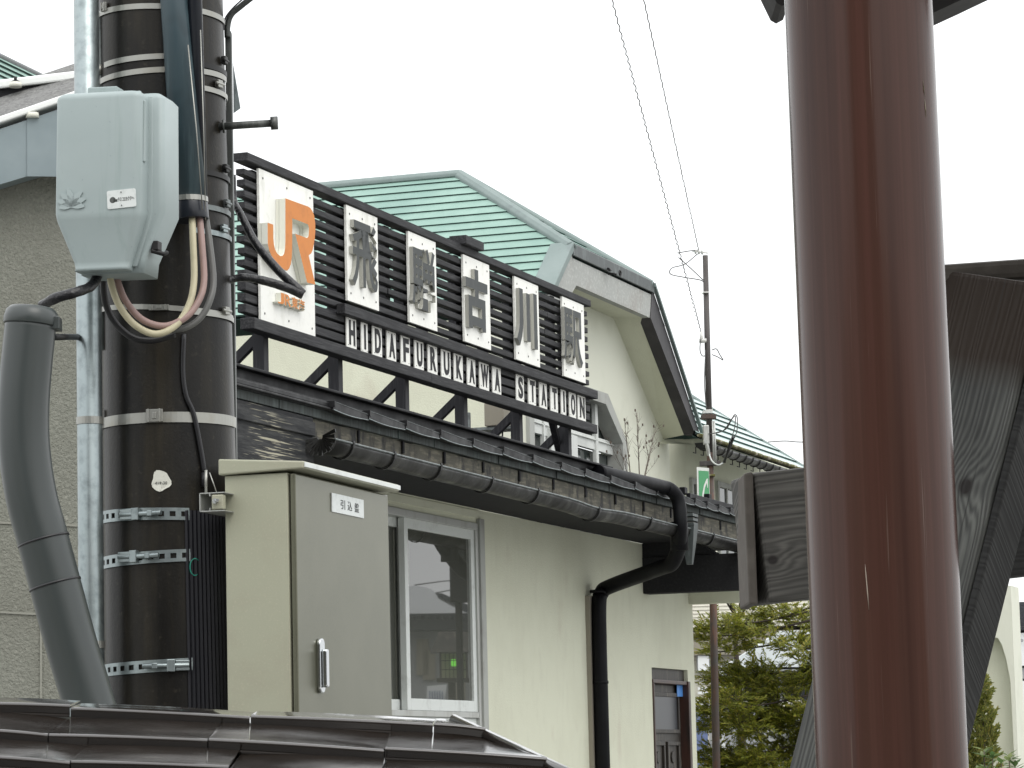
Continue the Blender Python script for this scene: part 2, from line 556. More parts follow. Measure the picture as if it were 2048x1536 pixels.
def text_polys(body, extrude=.05, offset=0.0):
    key = (body, extrude, offset)
    if key in _tcache:
        return _tcache[key]
    cuv = bpy.data.curves.new('t', 'FONT')
    cuv.body = body
    cuv.size = 1
    cuv.extrude = extrude
    cuv.offset = offset
    cuv.resolution_u = 4
    ob = bpy.data.objects.new('t', cuv)
    C.objects.link(ob)
    dg = bpy.context.evaluated_depsgraph_get()
    dg.update()
    me = bpy.data.meshes.new_from_object(ob.evaluated_get(dg))
    vs = [v.co.copy() for v in me.vertices]
    fs = [(list(p.vertices), p.normal.copy()) for p in me.polygons]
    bpy.data.objects.remove(ob)
    bpy.data.curves.remove(cuv)
    bpy.data.meshes.remove(me)
    _tcache[key] = (vs, fs)
    return vs, fs


def add_text(mb, body, o, U, Vv, Nn, w, h, th, mi_face=0, mi_side=0, offset=0.0):
    """text filling a w x h rectangle whose lower-left corner is o; th = depth along Nn"""
    vs, fs = text_polys(body, .05, offset)
    if not vs:
        return
    x0 = min(v.x for v in vs)
    x1 = max(v.x for v in vs)
    y0 = min(v.y for v in vs)
    y1 = max(v.y for v in vs)
    o, U, Vv, Nn = V(o), V(U), V(Vv), V(Nn)
    base = len(mb.v)
    for v in vs:
        mb.v.append(o + U * ((v.x - x0) / max(x1 - x0, 1e-6) * w) + Vv * ((v.y - y0) / max(y1 - y0, 1e-6) * h) + Nn * ((v.z + .05) / .1 * th))
    for idx, nrm in fs:
        mb.face([base + i for i in idx], mi_face if nrm.z > .5 else mi_side)


def clip(poly, p, n):
    out = []
    for k in range(len(poly)):
        a, b_ = poly[k], poly[(k + 1) % len(poly)]
        da, db = (a - p).dot(n), (b_ - p).dot(n)
        if da >= 0:
            out.append(a)
        if (da >= 0) != (db >= 0):
            out.append(a + (b_ - a) * (da / (da - db)))
    return out


def stepped(mb, poly, down, ts, h, mi=0, mir=1):
    """roof plane cut into overlapping courses; down = unit vector down the slope in the plane"""
    nrm = (poly[1] - poly[0]).cross(poly[2] - poly[0]).normalized()
    if nrm.z < 0:
        nrm = -nrm
    t0 = min(p.dot(down) for p in poly)
    t1 = max(p.dot(down) for p in poly)
    for a, b_ in zip(ts[:-1], ts[1:]):
        ta, tb = t0 + (t1 - t0) * a, t0 + (t1 - t0) * b_
        q = clip(poly, down * ta, down)
        q = clip(q, down * tb, -down) if q else q
        if len(q) < 3:
            continue
        qq = [p + nrm * (h * (p.dot(down) - ta) / (tb - ta)) for p in q]
        mb.poly(qq, mi)
        for k in range(len(q)):
            j = (k + 1) % len(q)
            if abs(q[k].dot(down) - tb) < 1e-4 and abs(q[j].dot(down) - tb) < 1e-4:
                mb.poly([qq[k], qq[j], q[j] - nrm * .004, q[k] - nrm * .004], mir)
    mb.poly([p - nrm * .03 for p in poly], mir)


def rrect(x0, x1, y0, y1, r, seg=4):
    pts = []
    for cx, cy, a0 in ((x1 - r, y1 - r, 0), (x0 + r, y1 - r, 90), (x0 + r, y0 + r, 180), (x1 - r, y0 + r, 270)):
        for k in range(seg + 1):
            a = R(a0 + 90 * k / seg)
            pts.append((cx + r * math.cos(a), cy + r * math.sin(a)))
    return pts


def smooth_path(pts, n=8):
    """Catmull-Rom through the points"""
    pts = [V(p) for p in pts]
    q = [pts[0] * 2 - pts[1]] + pts + [pts[-1] * 2 - pts[-2]]
    out = []
    for k in range(1, len(q) - 2):
        a, b_, c, d = q[k - 1], q[k], q[k + 1], q[k + 2]
        for j in range(n):
            t = j / n
            out.append(.5 * (2 * b_ + (c - a) * t + (2 * a - 5 * b_ + 4 * c - d) * t * t + (3 * b_ - a - 3 * c + d) * t ** 3))
    out.append(pts[-1])
    return out
# ================================================================== STATION SIGN
D = .2
sL, sR = sx(489, 305.6, D), sx(1175, 601.4, D)
zT = zl(D, (489, 305.6), (1175, 601.4))
zB = zl(D, (477.6, 656.4), (1169, 863))
sign = thing('station_sign', 'long black slatted station sign with white letter boards standing above the annex roof', 'station sign', W((sL + sR) / 2, D, 3.44))
mb = MB()
# top cap, slats, ledge under the big characters, bottom beam
mb.boxf(sL - .02, sR, .145, .225, zT - .045, zT, 0)
nsl = 13
pitch = (zT - .075 - (zB + .075)) / nsl
rs = random.Random(4)
cuts = [sL, -2.55, -.9, .35, sR]
for k in range(nsl):
    z1 = zT - .075 - k * pitch
    off = rs.uniform(-.25, .25)
    cc = [cuts[0]] + [c + off for c in cuts[1:-1]] + [cuts[-1]]
    zz_lo = .59 if z1 > zl(.25, (692, 611)) else .74
    for a, b_ in zip(cc[:-1], cc[1:]):
        dz, dd = rs.uniform(-.003, .003), rs.uniform(-.004, .003)
        mb.boxf(a, b_ - .004, .150 + dd, .198 + dd, z1 - pitch * zz_lo + dz, z1 + dz + rs.uniform(-.002, .002), 0)
mb.build('slat_panel', ['black_timber'], sign, bevel=.004)
mb = MB()
z0 = zl(.25, (692, 611))
mb.boxf(sx(690, 611, .25), sR + .02, .199, .25, z0 - .045, z0 + .012)
mb.build('ledge', ['black_timber'], sign, bevel=.004)
mb = MB()
mb.boxf(sL - .02, -1.9, .17, .25, zB, zB + .06)
mb.boxf(-1.895, sR, .168, .247, zB, zB + .06)
mb.build('bottom_beam', ['black_timber'], sign, bevel=.005)
mb = MB()
mb.boxf(sx(914, 490, .2), sx(950, 500, .2), .15, .26, zT + .001, zT + .055)
mb.build('top_block', ['black_timber'], sign, bevel=.004)
# posts with back braces
for (a, b_) in ((506, 528), (655, 677), (790, 810), (911, 927), (1023, 1037), (1121, 1134)):
    s0 = sx(b_, 780, .145)
    mb = MB()
    mb.boxf(s0, s0 + .062, .085, .147, 3.28, zT - .05)
    mb.disc(W(s0 - .0005, .112, 3.56), -F, .008, 1)
    mb.build('post', ['black_post', 'screw_dark'], sign, bevel=.003)
    mb = MB()
    p1 = W(s0 + .012, .09, 3.80)
    p2 = W(s0 + .012, -.42, 3.36)
    ax = F * .038
    t = (p2 - p1).normalized()
    mb.box(p1 - ax * 0, p2 - p1, ax, t.cross(F) * .05)
    mb.build('back_brace', ['black_post'], sign, bevel=.003)
for s0 in (-4.2, -3.0, -2.35, -1.75, -1.2, -.7, -.22, .2, .62, 1.0):
    mb = MB()
    mb.boxf(s0, s0 + .07, .100, .1495, zB + .062, zT - .047)
    mb.build('batten', ['black_post'], sign)
mb = MB()
mb.boxf(-3.12, -.22, .120, .148, zB + .064, zl(.25, (692, 611)) - .05)
mb.build('letter_backing', ['black_post'], sign)
mb = MB()
pa, pb = on_d(1088, 808, .10), on_d(1116, 925, .02)
mb.box(pa, pb - pa, F * .05, N * .04)
mb.build('leaning_strut', ['black_post'], sign)


def board(px0, px1, ztop, zbot, edge='sign_edge', screws=6):
    s0, s1 = sx(px0, 560, .215), sx(px1, 560, .215)
    return s0, s1


def make_board(name, s0, s1, z0, z1, d0, d1, nscr):
    mb = MB()
    mb.boxf(s0, s1, d0, d1, z0, z1, 0)
    w = s1 - s0
    m_ = min(.045, w * .16)
    for u in ((s0 + m_, (s0 + s1) / 2, s1 - m_) if nscr == 6 else (s0 + m_, s1 - m_)):
        for zz in (z0 + m_, z1 - m_):
            mb.disc(W(u, d1 + .0003, zz), N, .0065 if nscr == 6 else .003, 1, 8, .002)
    return mb.build(name, ['sign_white', 'screw_dark'], sign, bevel=.002)


def s_at(px, d=.215, py=560):
    return sx(px, py, d)


# company board
jz1 = zl(.215, (513.5, 336), (625, 380))
jz0 = zl(.215, (516.5, 640), (627, 675))
jb = make_board('logo_board', sx(518, 336, .215), sx(626, 380, .215), jz0, jz1, .2005, .215, 6)
LOGO = [(567, 545), (690, 590), (800, 630), (824, 646), (846, 680), (862, 722), (873, 800), (874, 880), (868, 960), (855, 1035), (845, 1080), (832, 1110), (806, 1130),
        (835, 1260), (875, 1430), (790, 1408), (668, 908), (735, 933), (788, 953), (803, 938), (808, 890), (808, 845), (797, 812), (720, 782), (638, 750),
        (637, 1060), (633, 1150), (624, 1215), (606, 1265), (585, 1288), (558, 1277), (515, 1245), (462, 1185), (424, 1130), (400, 1075), (387, 1010), (385, 795), (443, 815),
        (444, 950), (450, 1020), (462, 1070), (484, 1112), (515, 1137), (538, 1135), (555, 1112), (564, 1060), (567, 980)]
dJ = .27
pts = [on_d(460 + x / 5.12, 290 + y / 5.12, dJ) for x, y in LOGO]
mb = MB()
q = [p - N * .035 for p in pts]
mb.prism(q, N * .035, 0, 1)
mb.build('logo_emblem', ['sign_orange', 'sign_edge'], jb)
mb = MB()
mb.prism([p - N * .054 for p in pts], N * .017, 0, 0)
mb.build('emblem_backing', ['sign_edge'], jb)
p_ = on_d(555.5, 603, .245)
s0 = sx(555.5, 600, .245)
s1 = sx(610.5, 600, .245)
za = zl(.245, (556, 606))
mb = MB()
w_ = s1 - s0
zt_ = on_d(556, 583, .245).z
h_ = zt_ - za
for k, ch in enumerate('JR東海'):
    add_text(mb, ch, W(s0 + w_ * k * .25, .216, za), F, Z, N, w_ * .235, h_, .029, 0, 1, .02)
mb.build('company_lettering', ['sign_orange', 'sign_edge'], jb)
# five big characters: px left, px right of board, then px box of the character face
KB = [('飛', 690.8, 757, 440, 595, 712, 762), ('騨', 814, 872.8, 490, 628, 831, 877), ('古', 923, 979, 541, 668, 939, 982),
      ('川', 1024.5, 1076, 583, 707, 1040, 1081), ('駅', 1119, 1166, 618, 735, 1134, 1171)]
kz1 = zl(.215, (690.5, 408), (813.7, 458.6), (922.7, 506.6), (1024, 550.6), (1118.4, 590.6))
kz0 = zl(.215, (692, 600.5), (815.4, 641.7), (925, 682.4), (1028.5, 717.6), (1121.3, 747))
kb_roots = {}
for ch, a, b_, t0, t1, fa, fb in KB:
    kb = make_board('character_board', s_at(a + 4.2), s_at(b_), kz0, kz1, .2005, .215, 6)
    u0, u1 = sx(fa, (t0 + t1) / 2, .26), sx(fb, (t0 + t1) / 2, .26)
    mb = MB()
    hh = (kz1 - kz0)
    add_text(mb, ch, W(u0, .217, kz0 + hh * .165), F, Z, N, u1 - u0, hh * .695, .022, 0, 1, .044 if ch in '古川' else .018)
    mb.build('raised_character', ['sign_gray', 'letter_side'], kb)
LB = [('H', 692, 713.7), ('I', 721.3, 736.4), ('D', 743.6, 764.7), ('A', 772, 792.6), ('F', 800.2, 820.4), ('U', 827.2, 847.4), ('R', 853.7, 874.6), ('U', 880.5, 901),
      ('K', 905.5, 925.4), ('A', 931.8, 950.4), ('W', 956, 977), ('A', 982, 1001), ('S', 1029, 1046.5), ('T', 1053, 1070), ('A', 1075, 1092), ('T', 1097, 1113.5), ('I', 1118, 1129.7),
      ('O', 1134, 1149.6), ('N', 1151, 1168.5)]
lz1 = zl(.207, (692, 629), (1151.5, 783))
lz0 = zl(.207, (692.5, 695.5), (1169.7, 845))
for ch, a, b_ in LB:
    s0, s1 = s_at(a + 2.4, .207, 720), s_at(b_, .207, 720)
    lb = make_board('letter_board', s0, s1, lz0, lz1, .1995, .207, 4)
    mb = MB()
    w = s1 - s0
    ww = w * (.24 if ch == 'I' else .60 if ch != 'W' else .78)
    add_text(mb, ch, W(s0 + (w - ww) / 2 + w * .04, .2072, lz0 + (lz1 - lz0) * .135), F, Z, N, ww, (lz1 - lz0) * .73, .003, 0, 0, .035)
    mb.build('painted_letter', ['sign_ink'], lb)

# ================================================================== ANNEX (low wing with black tiled eaves)
aS0, aS1 = -6.2, sx(1389, 1350, 0)
annex = thing('station_annex', 'low cream plastered annex with black tiled eaves, aluminium window and old wooden door', 'building', W(0, 0, 0))
zSof = zl(.1, (900, 998.7), (1152, 1054))
# window opening
wS1 = sx(957, 1250, 0)
wS0 = wS1 - 3.1
wz1 = zl(0, (955, 1048), (766, 1010))
wzs = zl(0, (777, 1412.5), (954, 1418))          # sill line of the sliding sashes
wz0 = wzs - .62
# door opening
dS0, dS1 = sx(1305, 1400, 0), sx(1377, 1400, 0)
dz1 = zl(0, (1305, 1330), (1376, 1345))
mb = MB()


def wallpanel(mb, s0, s1, z0, z1, d0=-.16, d1=0, mi=0):
    mb.boxf(s0, s1, d0, d1, z0, z1, mi)


wallpanel(mb, aS0, wS0, 0, zSof)
wallpanel(mb, wS0, wS1, 0, wz0)
wallpanel(mb, wS0, wS1, wz1, zSof)
wallpanel(mb, wS1, dS0, 0, zSof)
wallpanel(mb, dS0, dS1, dz1, zSof)
wallpanel(mb, dS1, aS1, 0, zSof)
mb.boxf(aS1 - .16, aS1, -2.0, -.16, 0, zSof)
mb.boxf(aS0, aS0 + .16, -2.0, -.16, 0, zSof)
mb.build('wall', ['cream_plaster'], annex)
# header boards over the window
mb = MB()
for k in range(3):
    mb.boxf(wS0, wS1 + .02, .0, .012 + .003 * k, wz1 + .03 + k * .055, wz1 + .08 + k * .055)
mb.build('window_header', ['cream_plaster'], annex, bevel=.003)
# window: outer frame, two sliding sashes, fixed lights below
win = MB()
fw = .045
win.boxf(wS0, wS1, -.10, .012, wz1 - fw, wz1)
win.boxf(wS1 - fw, wS1, -.10, .012, wz0, wz1 - fw)
win.boxf(wS0, wS0 + fw, -.10, .012, wz0, wz1 - fw)
win.boxf(wS0 + fw, wS1 - fw, -.10, .012, wz0, wz0 + fw)
win.boxf(wS0 + fw, wS1 - fw, -.10, .008, wzs - .055, wzs - .02)
wobj = win.build('window', ['alu'], annex, bevel=.003)
sm_ = sx(812, 1240, 0)


def sash(s0, s1, z0, z1, d0, d1, fr=.05, pane='glass'):
    m_ = MB()
    m_.boxf(s0, s0 + fr, d0, d1, z0, z1)
    m_.boxf(s1 - fr, s1, d0, d1, z0, z1)
    m_.boxf(s0 + fr, s1 - fr, d0, d1, z1 - fr, z1)
    m_.boxf(s0 + fr, s1 - fr, d0, d1, z0, z0 + fr * 1.15)
    o = m_.build('sash', ['alu_white'], wobj, bevel=.003)
    g = MB()
    dm = (d0 + d1) / 2
    g.boxf(s0 + fr - .005, s1 - fr + .005, dm - .004, dm + .004, z0 + fr, z1 - fr + .005)
    g.build('pane', [pane], wobj)
    return o


sash(sm_, wS1 - fw, wzs - .019, wz1 - fw, -.04, .0, .06)
sash(wS0 + fw, sm_ + .10, wzs - .019, wz1 - fw, -.09, -.05, .055)
sash(wS0 + fw, sm_, wz0 + fw, wzs - .056, -.05, -.01, .04)
sash(sm_, wS1 - fw, wz0 + fw, wzs - .056, -.05, -.01, .04)
# the room behind the window, dark
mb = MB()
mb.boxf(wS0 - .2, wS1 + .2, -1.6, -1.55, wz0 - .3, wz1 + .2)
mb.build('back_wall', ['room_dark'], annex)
# plaster reveal trim right of the window
mb = MB()
mb.boxf(wS1 + .001, wS1 + .085, .0, .025, wz0 - .1, wz1 + .03)
mb.build('window_trim', ['window_surround'], annex, bevel=.004)
# door with transom, carved panels, frame
dr = MB()
dr.boxf(dS0, dS1 - .06, -.09, -.05, 0, dz1 - .115)
dw = dS1 - .06 - dS0
zz = dz1 - .115
for (u0, u1, z0, z1) in ((.10, .46, zz - 1.35, zz - .42), (.54, .90, zz - 1.35, zz - .42), (.08, .92, zz - .36, zz - .06), (.10, .46, zz - 1.65, zz - 1.42), (.54, .90, zz - 1.65, zz - 1.42)):
    a, b_ = dS0 + dw * u0, dS0 + dw * u1
    for (p0, p1, q0, q1) in ((a, b_, z1 - .03, z1), (a, b_, z0, z0 + .03), (a, a + .03, z0 + .03, z1 - .03), (b_ - .03, b_, z0 + .03, z1 - .03)):
        dr.boxf(p0, p1, -.05, -.032, q0, q1)
    for k in range(4):
        cz = z0 + (z1 - z0) * (k + .5) / 4
        if z1 - z0 > .5:
            dr.disc(W((a + b_) / 2, -.05, cz), N, .045, 0, 8, .012)
dobj = dr.build('door', ['old_door'], annex, bevel=.004)
mb = MB()
mb.boxf(dS1 - .055, dS1, -.10, .02, 0, dz1 - .086)
mb.boxf(dS0, dS1 - .056, -.10, .01, dz1 - .114, dz1 - .086)
mb.boxf(dS0 + .001, dS0 + .03, -.10, .012, 0, dz1 - .115)
mb.build('frame', ['door_frame'], dobj, bevel=.005)
mb = MB()
mb.boxf(dS0 + .002, dS1 - .002, -.08, -.03, dz1 - .085, dz1 - .002)
mb.build('transom', ['old_door'], dobj)
mb = MB()
mb.boxf(dS0 + dw * .12, dS0 + dw * .88, -.052, -.044, zz - .33, zz - .09)
mb.build('pane', ['far_dark'], dobj)
mb = MB()
mb.boxf(sx(1351, 1375, -.04), sx(1362, 1375, -.04), -.031, -.027, on_d(1356, 1393, -.03).z, on_d(1356, 1364, -.03).z)
mb.build('notice_strip', ['sticker_blue'], dobj)
# roof: slab up to the gabled building + soffit
eS0, eS1 = -6.4, sx(1640, 1120, .7)
zF0, zF1 = zl(.695, (940, 912), (800, 879)), zl(.695, (940, 893), (800, 860))
zTT, zTL = zl(.755, (800, 843), (940, 878)), zl(.755, (800, 858), (940, 891))
mb = MB()
mb.hexa([W(eS0, .70, zF1 + .00), W(eS1, .70, zF1 + .00), W(eS1, -1.05, zF1 + .30), W(eS0, -1.05, zF1 + .30),
         W(eS0, .70, zF1 + .045), W(eS1, .70, zF1 + .045), W(eS1, -1.05, zF1 + .345), W(eS0, -1.05, zF1 + .345)])
roof = mb.build('roof', ['tile_black'], annex)
mb = MB()
mb.boxf(eS0, aS1 - .16, -.0, .655, zSof + .002, zSof + .03)
mb.boxf(aS1 - .158, eS1, .52, .655, zSof + .002, zSof + .03)
mb.build('soffit', ['soffit_dark'], annex)
# fascia boards
sC = sx(612, 870, .66)
mb = MB()
for a in range(22):
    s0 = sC + .02 + a * .62
    if s0 > eS1:
        break
    mb.boxf(s0, min(s0 + .61, eS1), .655, .672 + rs.uniform(-.003, .003), zSof + .0, zF0 - .004)
    mb.boxf(s0 - .006, s0 + .018, .672, .682, zSof + .05, zF0 - .004, 1)
mb.build('lower_fascia', ['old_board', 'soffit_dark'], annex, bevel=.003)
mb = MB()
for a in range(-9, 24):
    s0 = sC + .12 + a * .52
    if s0 > eS1 or s0 < eS0:
        continue
    mb.boxf(s0, min(s0 + .515, eS1), .664, .695 + rs.uniform(-.004, .004), zF0, zF1 + rs.uniform(-.003, .003))
mb.build('upper_fascia', ['verdigris'], annex, bevel=.003)
# end board with peeling paint
zPb = zl(.70, (560, 930))
mb = MB()
mb.boxf(eS0, sC, .60, .70, zPb - .06, zF0 - .006)
mb.boxf(eS0, sC - .01, .701, .716, zF0 - .10, zF0 - .03)
mb.build('end_board', ['peeling_paint'], annex, bevel=.004)
# upper dark board along the roof edge
zU1 = zl(.62, (480, 733.4), (1204.7, 932.8))
zU0 = zU1 - .105
mb = MB()
sU1 = sx(1215, 950, .62)
mb.boxf(eS0, sU1, .60, .62, zU0, zU1)
mb.boxf(eS0, sU1, .60, .66, zU1 - .012, zU1 + .003)
mb.boxf(eS0, sU1 - .02, .62, .655, zU0 - .004, zU0 + .01)
mb.boxf(sx(1378, 1000, .62), eS1, .60, .63, zU0 + .02, zU1 - .02)
for a in range(12):
    s0 = -4.1 + a * .62
    mb.boxf(s0, s0 + .07, .56, .60, zU1 - .03, zU1 + .022)
mb.build('snow_board', ['black_metal'], annex, bevel=.004)
# plain verge flashing at the left, then stepped tile ends
sT = sx(661, 812, .74)
mb = MB()
mb.boxf(eS0, sT, .60, .735, zTT - .018, zTT + .004)
mb.boxf(eS0, sT - .005, .60, .745, zTL + .006, zTT - .021)
mb.boxf(eS0, sT - .02, .60, .715, zF1 + .002, zTL + .004)
mb.build('verge_flashing', ['tile_black'], annex, bevel=.003)
mb = MB()
steps = [661, 732, 806, 875, 940, 1001, 1060, 1117, 1165, 1216, 1265, 1309]
ss = [sx(x, 812 + (x - 661) * .2757, .74) for x in steps]
while ss[-1] < eS1:
    ss.append(ss[-1] + .30)
for a, b_ in zip(ss[:-1], ss[1:]):
    n = 8
    lo, hi, lof, hif = [], [], [], []
    for k in range(n + 1):
        t = k / n
        s = a + (b_ - .012 - a) * t
        sag = -.009 * math.sin(math.pi * min(1, t * 1.05)) - .010 * t
        zb = zTL + .006 + sag * .8
        lo.append(W(s, .755, zb))
        hi.append(W(s, .755, zTT + .010 - .020 * t))
    m0 = len(mb.v)
    mb.prism(lo + hi[::-1], N * -.05, 0)
    # pale tubes put highlights along the lower and upper tile edges
    mb.tube([p + N * .001 for p in lo], .0026, 6, 1)
    mb.tube([p + N * .001 for p in hi], .0016, 5, 2)
    mb.cbox(W(a + .004, .745, zTT - .004), F * .018, N * .04, Z * .03, 0)
mb.build('tile_end', ['tile_black', 'galv', 'galv_dark'], roof)
# gutter: half-round trough, brackets, fan-shaped end
gS0, gS1 = sx(652, 890, .78), eS1
zG = zl(.82, (661, 873.8), (940, 946.0))


def gz(s):
    d_ = (s - sx(1190, 1005, .8)) / .35
    return zG - .030 * (s - gS0) / 6.0 - .018 * math.exp(-d_ * d_)


mb = MB()
gr = .062
rings = []
nS = 46
for k in range(nS + 1):
    s = gS0 + (gS1 - gS0) * k / nS
    ring = []
    for j in range(13):
        a = math.pi * j / 12
        ring.append(W(s, .765 - gr * math.cos(a), gz(s) - gr * 1.1 * math.sin(a)))
    for j in range(12, -1, -1):
        a = math.pi * j / 12
        ring.append(W(s, .765 - (gr - .005) * math.cos(a), gz(s) - (gr - .005) * 1.1 * math.sin(a)))
    rings.append(ring)
mb.loft(rings, 0, True)
mb.tube([W(gS0 + (gS1 - gS0) * k / nS, .765 + gr, gz(gS0 + (gS1 - gS0) * k / nS)) for k in range(nS + 1)], .0055, 8, 1)
gut = mb.build('gutter', ['gutter_metal', 'galv_dark'], annex)
for x in (696, 779, 872, 976, 1068, 1190, 1295, 1420, 1500):
    s0 = sx(x, 900 + (x - 700) * .26, .80)
    mb = MB()
    pth = [W(s0, .765 - (gr + .006) * math.cos(math.pi * j / 10), gz(s0) - (gr + .006) * 1.1 * math.sin(math.pi * j / 10)) for j in range(11)]
    pth = [W(s0, .68, gz(s0) + .01)] + pth + [W(s0, .765 + gr + .004, gz(s0) + .012)]
    for p, q_ in zip(pth[:-1], pth[1:]):
        mb.cbox((p + q_) / 2, F * .022, q_ - p, (q_ - p).normalized().cross(F) * .006)
    mb.build('gutter_bracket', ['bolt_black'], gut)
mb = MB()
c0 = W(gS0 - .02, .765, gz(gS0) + .010)
for k in range(12):
    a = math.pi * (1.10 + .98 * k / 11)
    dv = N * math.cos(a) + Z * math.sin(a)
    tv = F.cross(dv)
    r0_, r1_ = .014, .090 + .006 * (k % 2)
    w0_, w1_ = .003, .0095
    ring_ = [c0 + dv * r0_ - tv * w0_, c0 + dv * r0_ + tv * w0_, c0 + dv * r1_ + tv * w1_ - F * .03, c0 + dv * r1_ - tv * w1_ - F * .03]
    mb.prism([p - F * .020 for p in ring_], F * .012)
mb.loft([[W(gS0 - .03, .765 - r_ * math.cos(math.pi * j / 10), gz(gS0) - r_ * math.sin(math.pi * j / 10)) for j in range(11)] for r_ in (.058,)] +
        [[W(gS0 + .01, .765 - r_ * math.cos(math.pi * j / 10), gz(gS0) - r_ * math.sin(math.pi * j / 10)) for j in range(11)] for r_ in (.066,)], 0)
mb.build('gutter_end', ['gutter_metal'], gut)
# rain pipe: out of the upper board, round the eave, back to the wall and down
P = [on_d(1196, 944, .66), on_d(1235, 953, .70), on_d(1318, 972, .75), on_d(1343, 981, .80), on_d(1357, 1003, .83), on_d(1361, 1050, .84), on_d(1359, 1092, .80)]
pth = smooth_path(P, 6)
mb = MB()
mb.tube(pth, .046, 14)
e = pth[-1]
mb.loft([[e + (F * math.cos(t) + N * math.sin(t)) * r_ + Z * zq for t in [2 * math.pi * j / 14 for j in range(14)]] for zq, r_ in ((.16, .055), (.15, .060), (-.03, .060), (-.031, .05))], 0)
pipe = mb.build('rain_pipe', ['black_metal'], annex)
Q = [on_d(1360, 1088, .80), on_d(1345, 1125, .72), on_d(1318, 1137, .60), on_d(1222, 1172, .16), on_d(1203, 1186, .085), on_d(1198, 1212, .075), on_d(1199, 1300, .075)]
pth = smooth_path(Q, 6)
pth.append(V((pth[-1].x, pth[-1].y, .0)))
mb = MB()
mb.tube(pth, .052, 14)
for zq in (2.72, 2.1, 1.5, .8):
    b0 = V((pth[-1].x, pth[-1].y, zq))
    mb.loft([[b0 + (F * math.cos(t) + N * math.sin(t)) * .056 + Z * zz_ for t in [2 * math.pi * j / 14 for j in range(14)]] for zz_ in (0, .02)], 0)
mb.build('downpipe', ['black_metal'], annex)
# ribbed hopper beside the pipe
mb = MB()
hp = on_d(1377, 1040, .80)
for k in range(3):
    mb.cbox(hp + Z * (.03 - .03 * k), F * (.13 - .012 * k), N * .10, Z * .018)
mb.loft([[hp + Z * zq + F * (x * w_) + N * (y * w_) for x, y in ((-1, -1), (1, -1), (1, 1), (-1, 1))] for zq, w_ in ((-.03, .052), (-.14, .04), (-.30, .018))], 0, False)
mb.build('rain_hopper', ['roof_flash'], annex)
mb = MB()
q0 = on_d(1180, 1250, .02)
s0 = sdz(q0)[0]
mb.boxf(s0 - .035, s0 + .045, .0005, .03, 0, on_d(1180, 1192, .02).z)
mb.build('cable_cover', ['far_beige'], annex)
# dark bracket wedge under the eave corner and the canopy beam running out from the wall
sb = sdz(on_d(1290, 1150, 0.02))[0]
zb1, zb0 = on_s(1300, 1114, sb).z, on_s(1300, 1187, sb).z
mb = MB()
mb.boxf(sb, sb + .16, .001, 1.46, zb0, zb1)
mb.build('canopy_beam', ['soffit_dark'], annex, bevel=.006)
mb = MB()
mb.prism([W(sb + .01, .002, zb1 + .001), W(sb + .01, .56, zb1 + .001), W(sb + .01, .40, zSof), W(sb + .01, .002, zSof)], F * .14)
mb.build('canopy_bracket', ['soffit_dark'], annex)
mb = MB()
zl1, zl0 = on_s(1440, 1188, aS1).z, on_s(1440, 1207, aS1).z
mb.boxf(aS1 - .10, aS1 + .02, .001, 1.46, zl0, zl1 + .05)
mb.build('lintel', ['cream_plaster'], annex)
mb = MB()
mb.boxf(sb + .09, sb + .13, 1.41, 1.455, 0, zb0 - .001)
mb.build('porch_post', ['soffit_dark'], annex, bevel=.006)
# arched entrance porch standing farther along the station front
sAr = aS1 + 7.0
arch = thing('arched_porch', 'cream plastered porch wall with a rounded arch at the far right', 'porch', W(sAr, 4.2, 0))
dP1 = sdz(on_s(2027, 1300, sAr))[1]
zAt = on_s(2000, 1172, sAr).z
arc = [(1952, 1274), (1975, 1273), (1996, 1276), (2004, 1290), (2012, 1316), (2018, 1345), (2021, 1362)]
pts = [on_s(x, y, sAr) for x, y in arc]
pe = pts[-1]
pts = pts + [W(sAr, sdz(pe)[1] + .015, 0)]
dd0 = sdz(pts[0])[1]
dL = dd0 - 1.2
mb = MB()
mb.prism([W(sAr, dP1, 0), W(sAr, dP1, zAt), W(sAr, sdz(pe)[1], zAt)] + pts[-2:], F * .42)
for a, b_ in zip(pts[:-2], pts[1:-1]):
    da, db = sdz(a)[1], sdz(b_)[1]
    mb.prism([a, b_, W(sAr, db, zAt), W(sAr, da, zAt)], F * .42)
mb.prism([pts[0], W(sAr, dd0, zAt), W(sAr, dL, zAt), W(sAr, dL, pts[0].z)], F * .42)
mb.build('arch_pier', ['white_plaster'], arch)
mb = MB()
mb.boxf(sAr + .16, sAr + .24, dL, sdz(pts[-1])[1] + .001, 0, pts[1].z + .02)
mb.build('recess_panel', ['cream_plaster'], arch)

# ================================================================== GABLED STATION BUILDING
dG, dO = -1.0, -.70
A3, B3 = on_d(1143, 492, dO), on_d(1303, 575, dO)
sA, sB = sdz(A3)[0], sdz(B3)[0]
zE = (A3.z + B3.z) / 2
sM = (sA + sB) / 2
R3 = on_s(920, 365, sM)
_, dR, zR = sdz(R3)
SL = .82
main = thing('station_building', 'cream gabled station building with green metal roof behind the sign', 'building', W(sM, dG, 0))
sW0 = sx(1036, 830, dG)
sW1 = sx(1311, 852, dG)
# near slope
# the near eave runs back just above the sign's lower edge
zRk = 4.9
for _ in range(30):
    _p = W(sA - (zE - zRk) / SL, -9.0, zRk)
    _q = _p - CAM
    _px, _py = 1024 + FPX * _q.dot(cr) / _q.dot(fwd), 768 - FPX * _q.dot(cu) / _q.dot(fwd)
    _p2 = on_s(485, 632, sA - (zE - zRk) / SL)
    zRk = zRk * .5 + .5 * _p2.z
sE = sA - (zE - zRk) / SL
sRr = sM


def slope_pt(s, d):
    return W(s, d, zE - (sA - s) * SL if s < sA else zE)


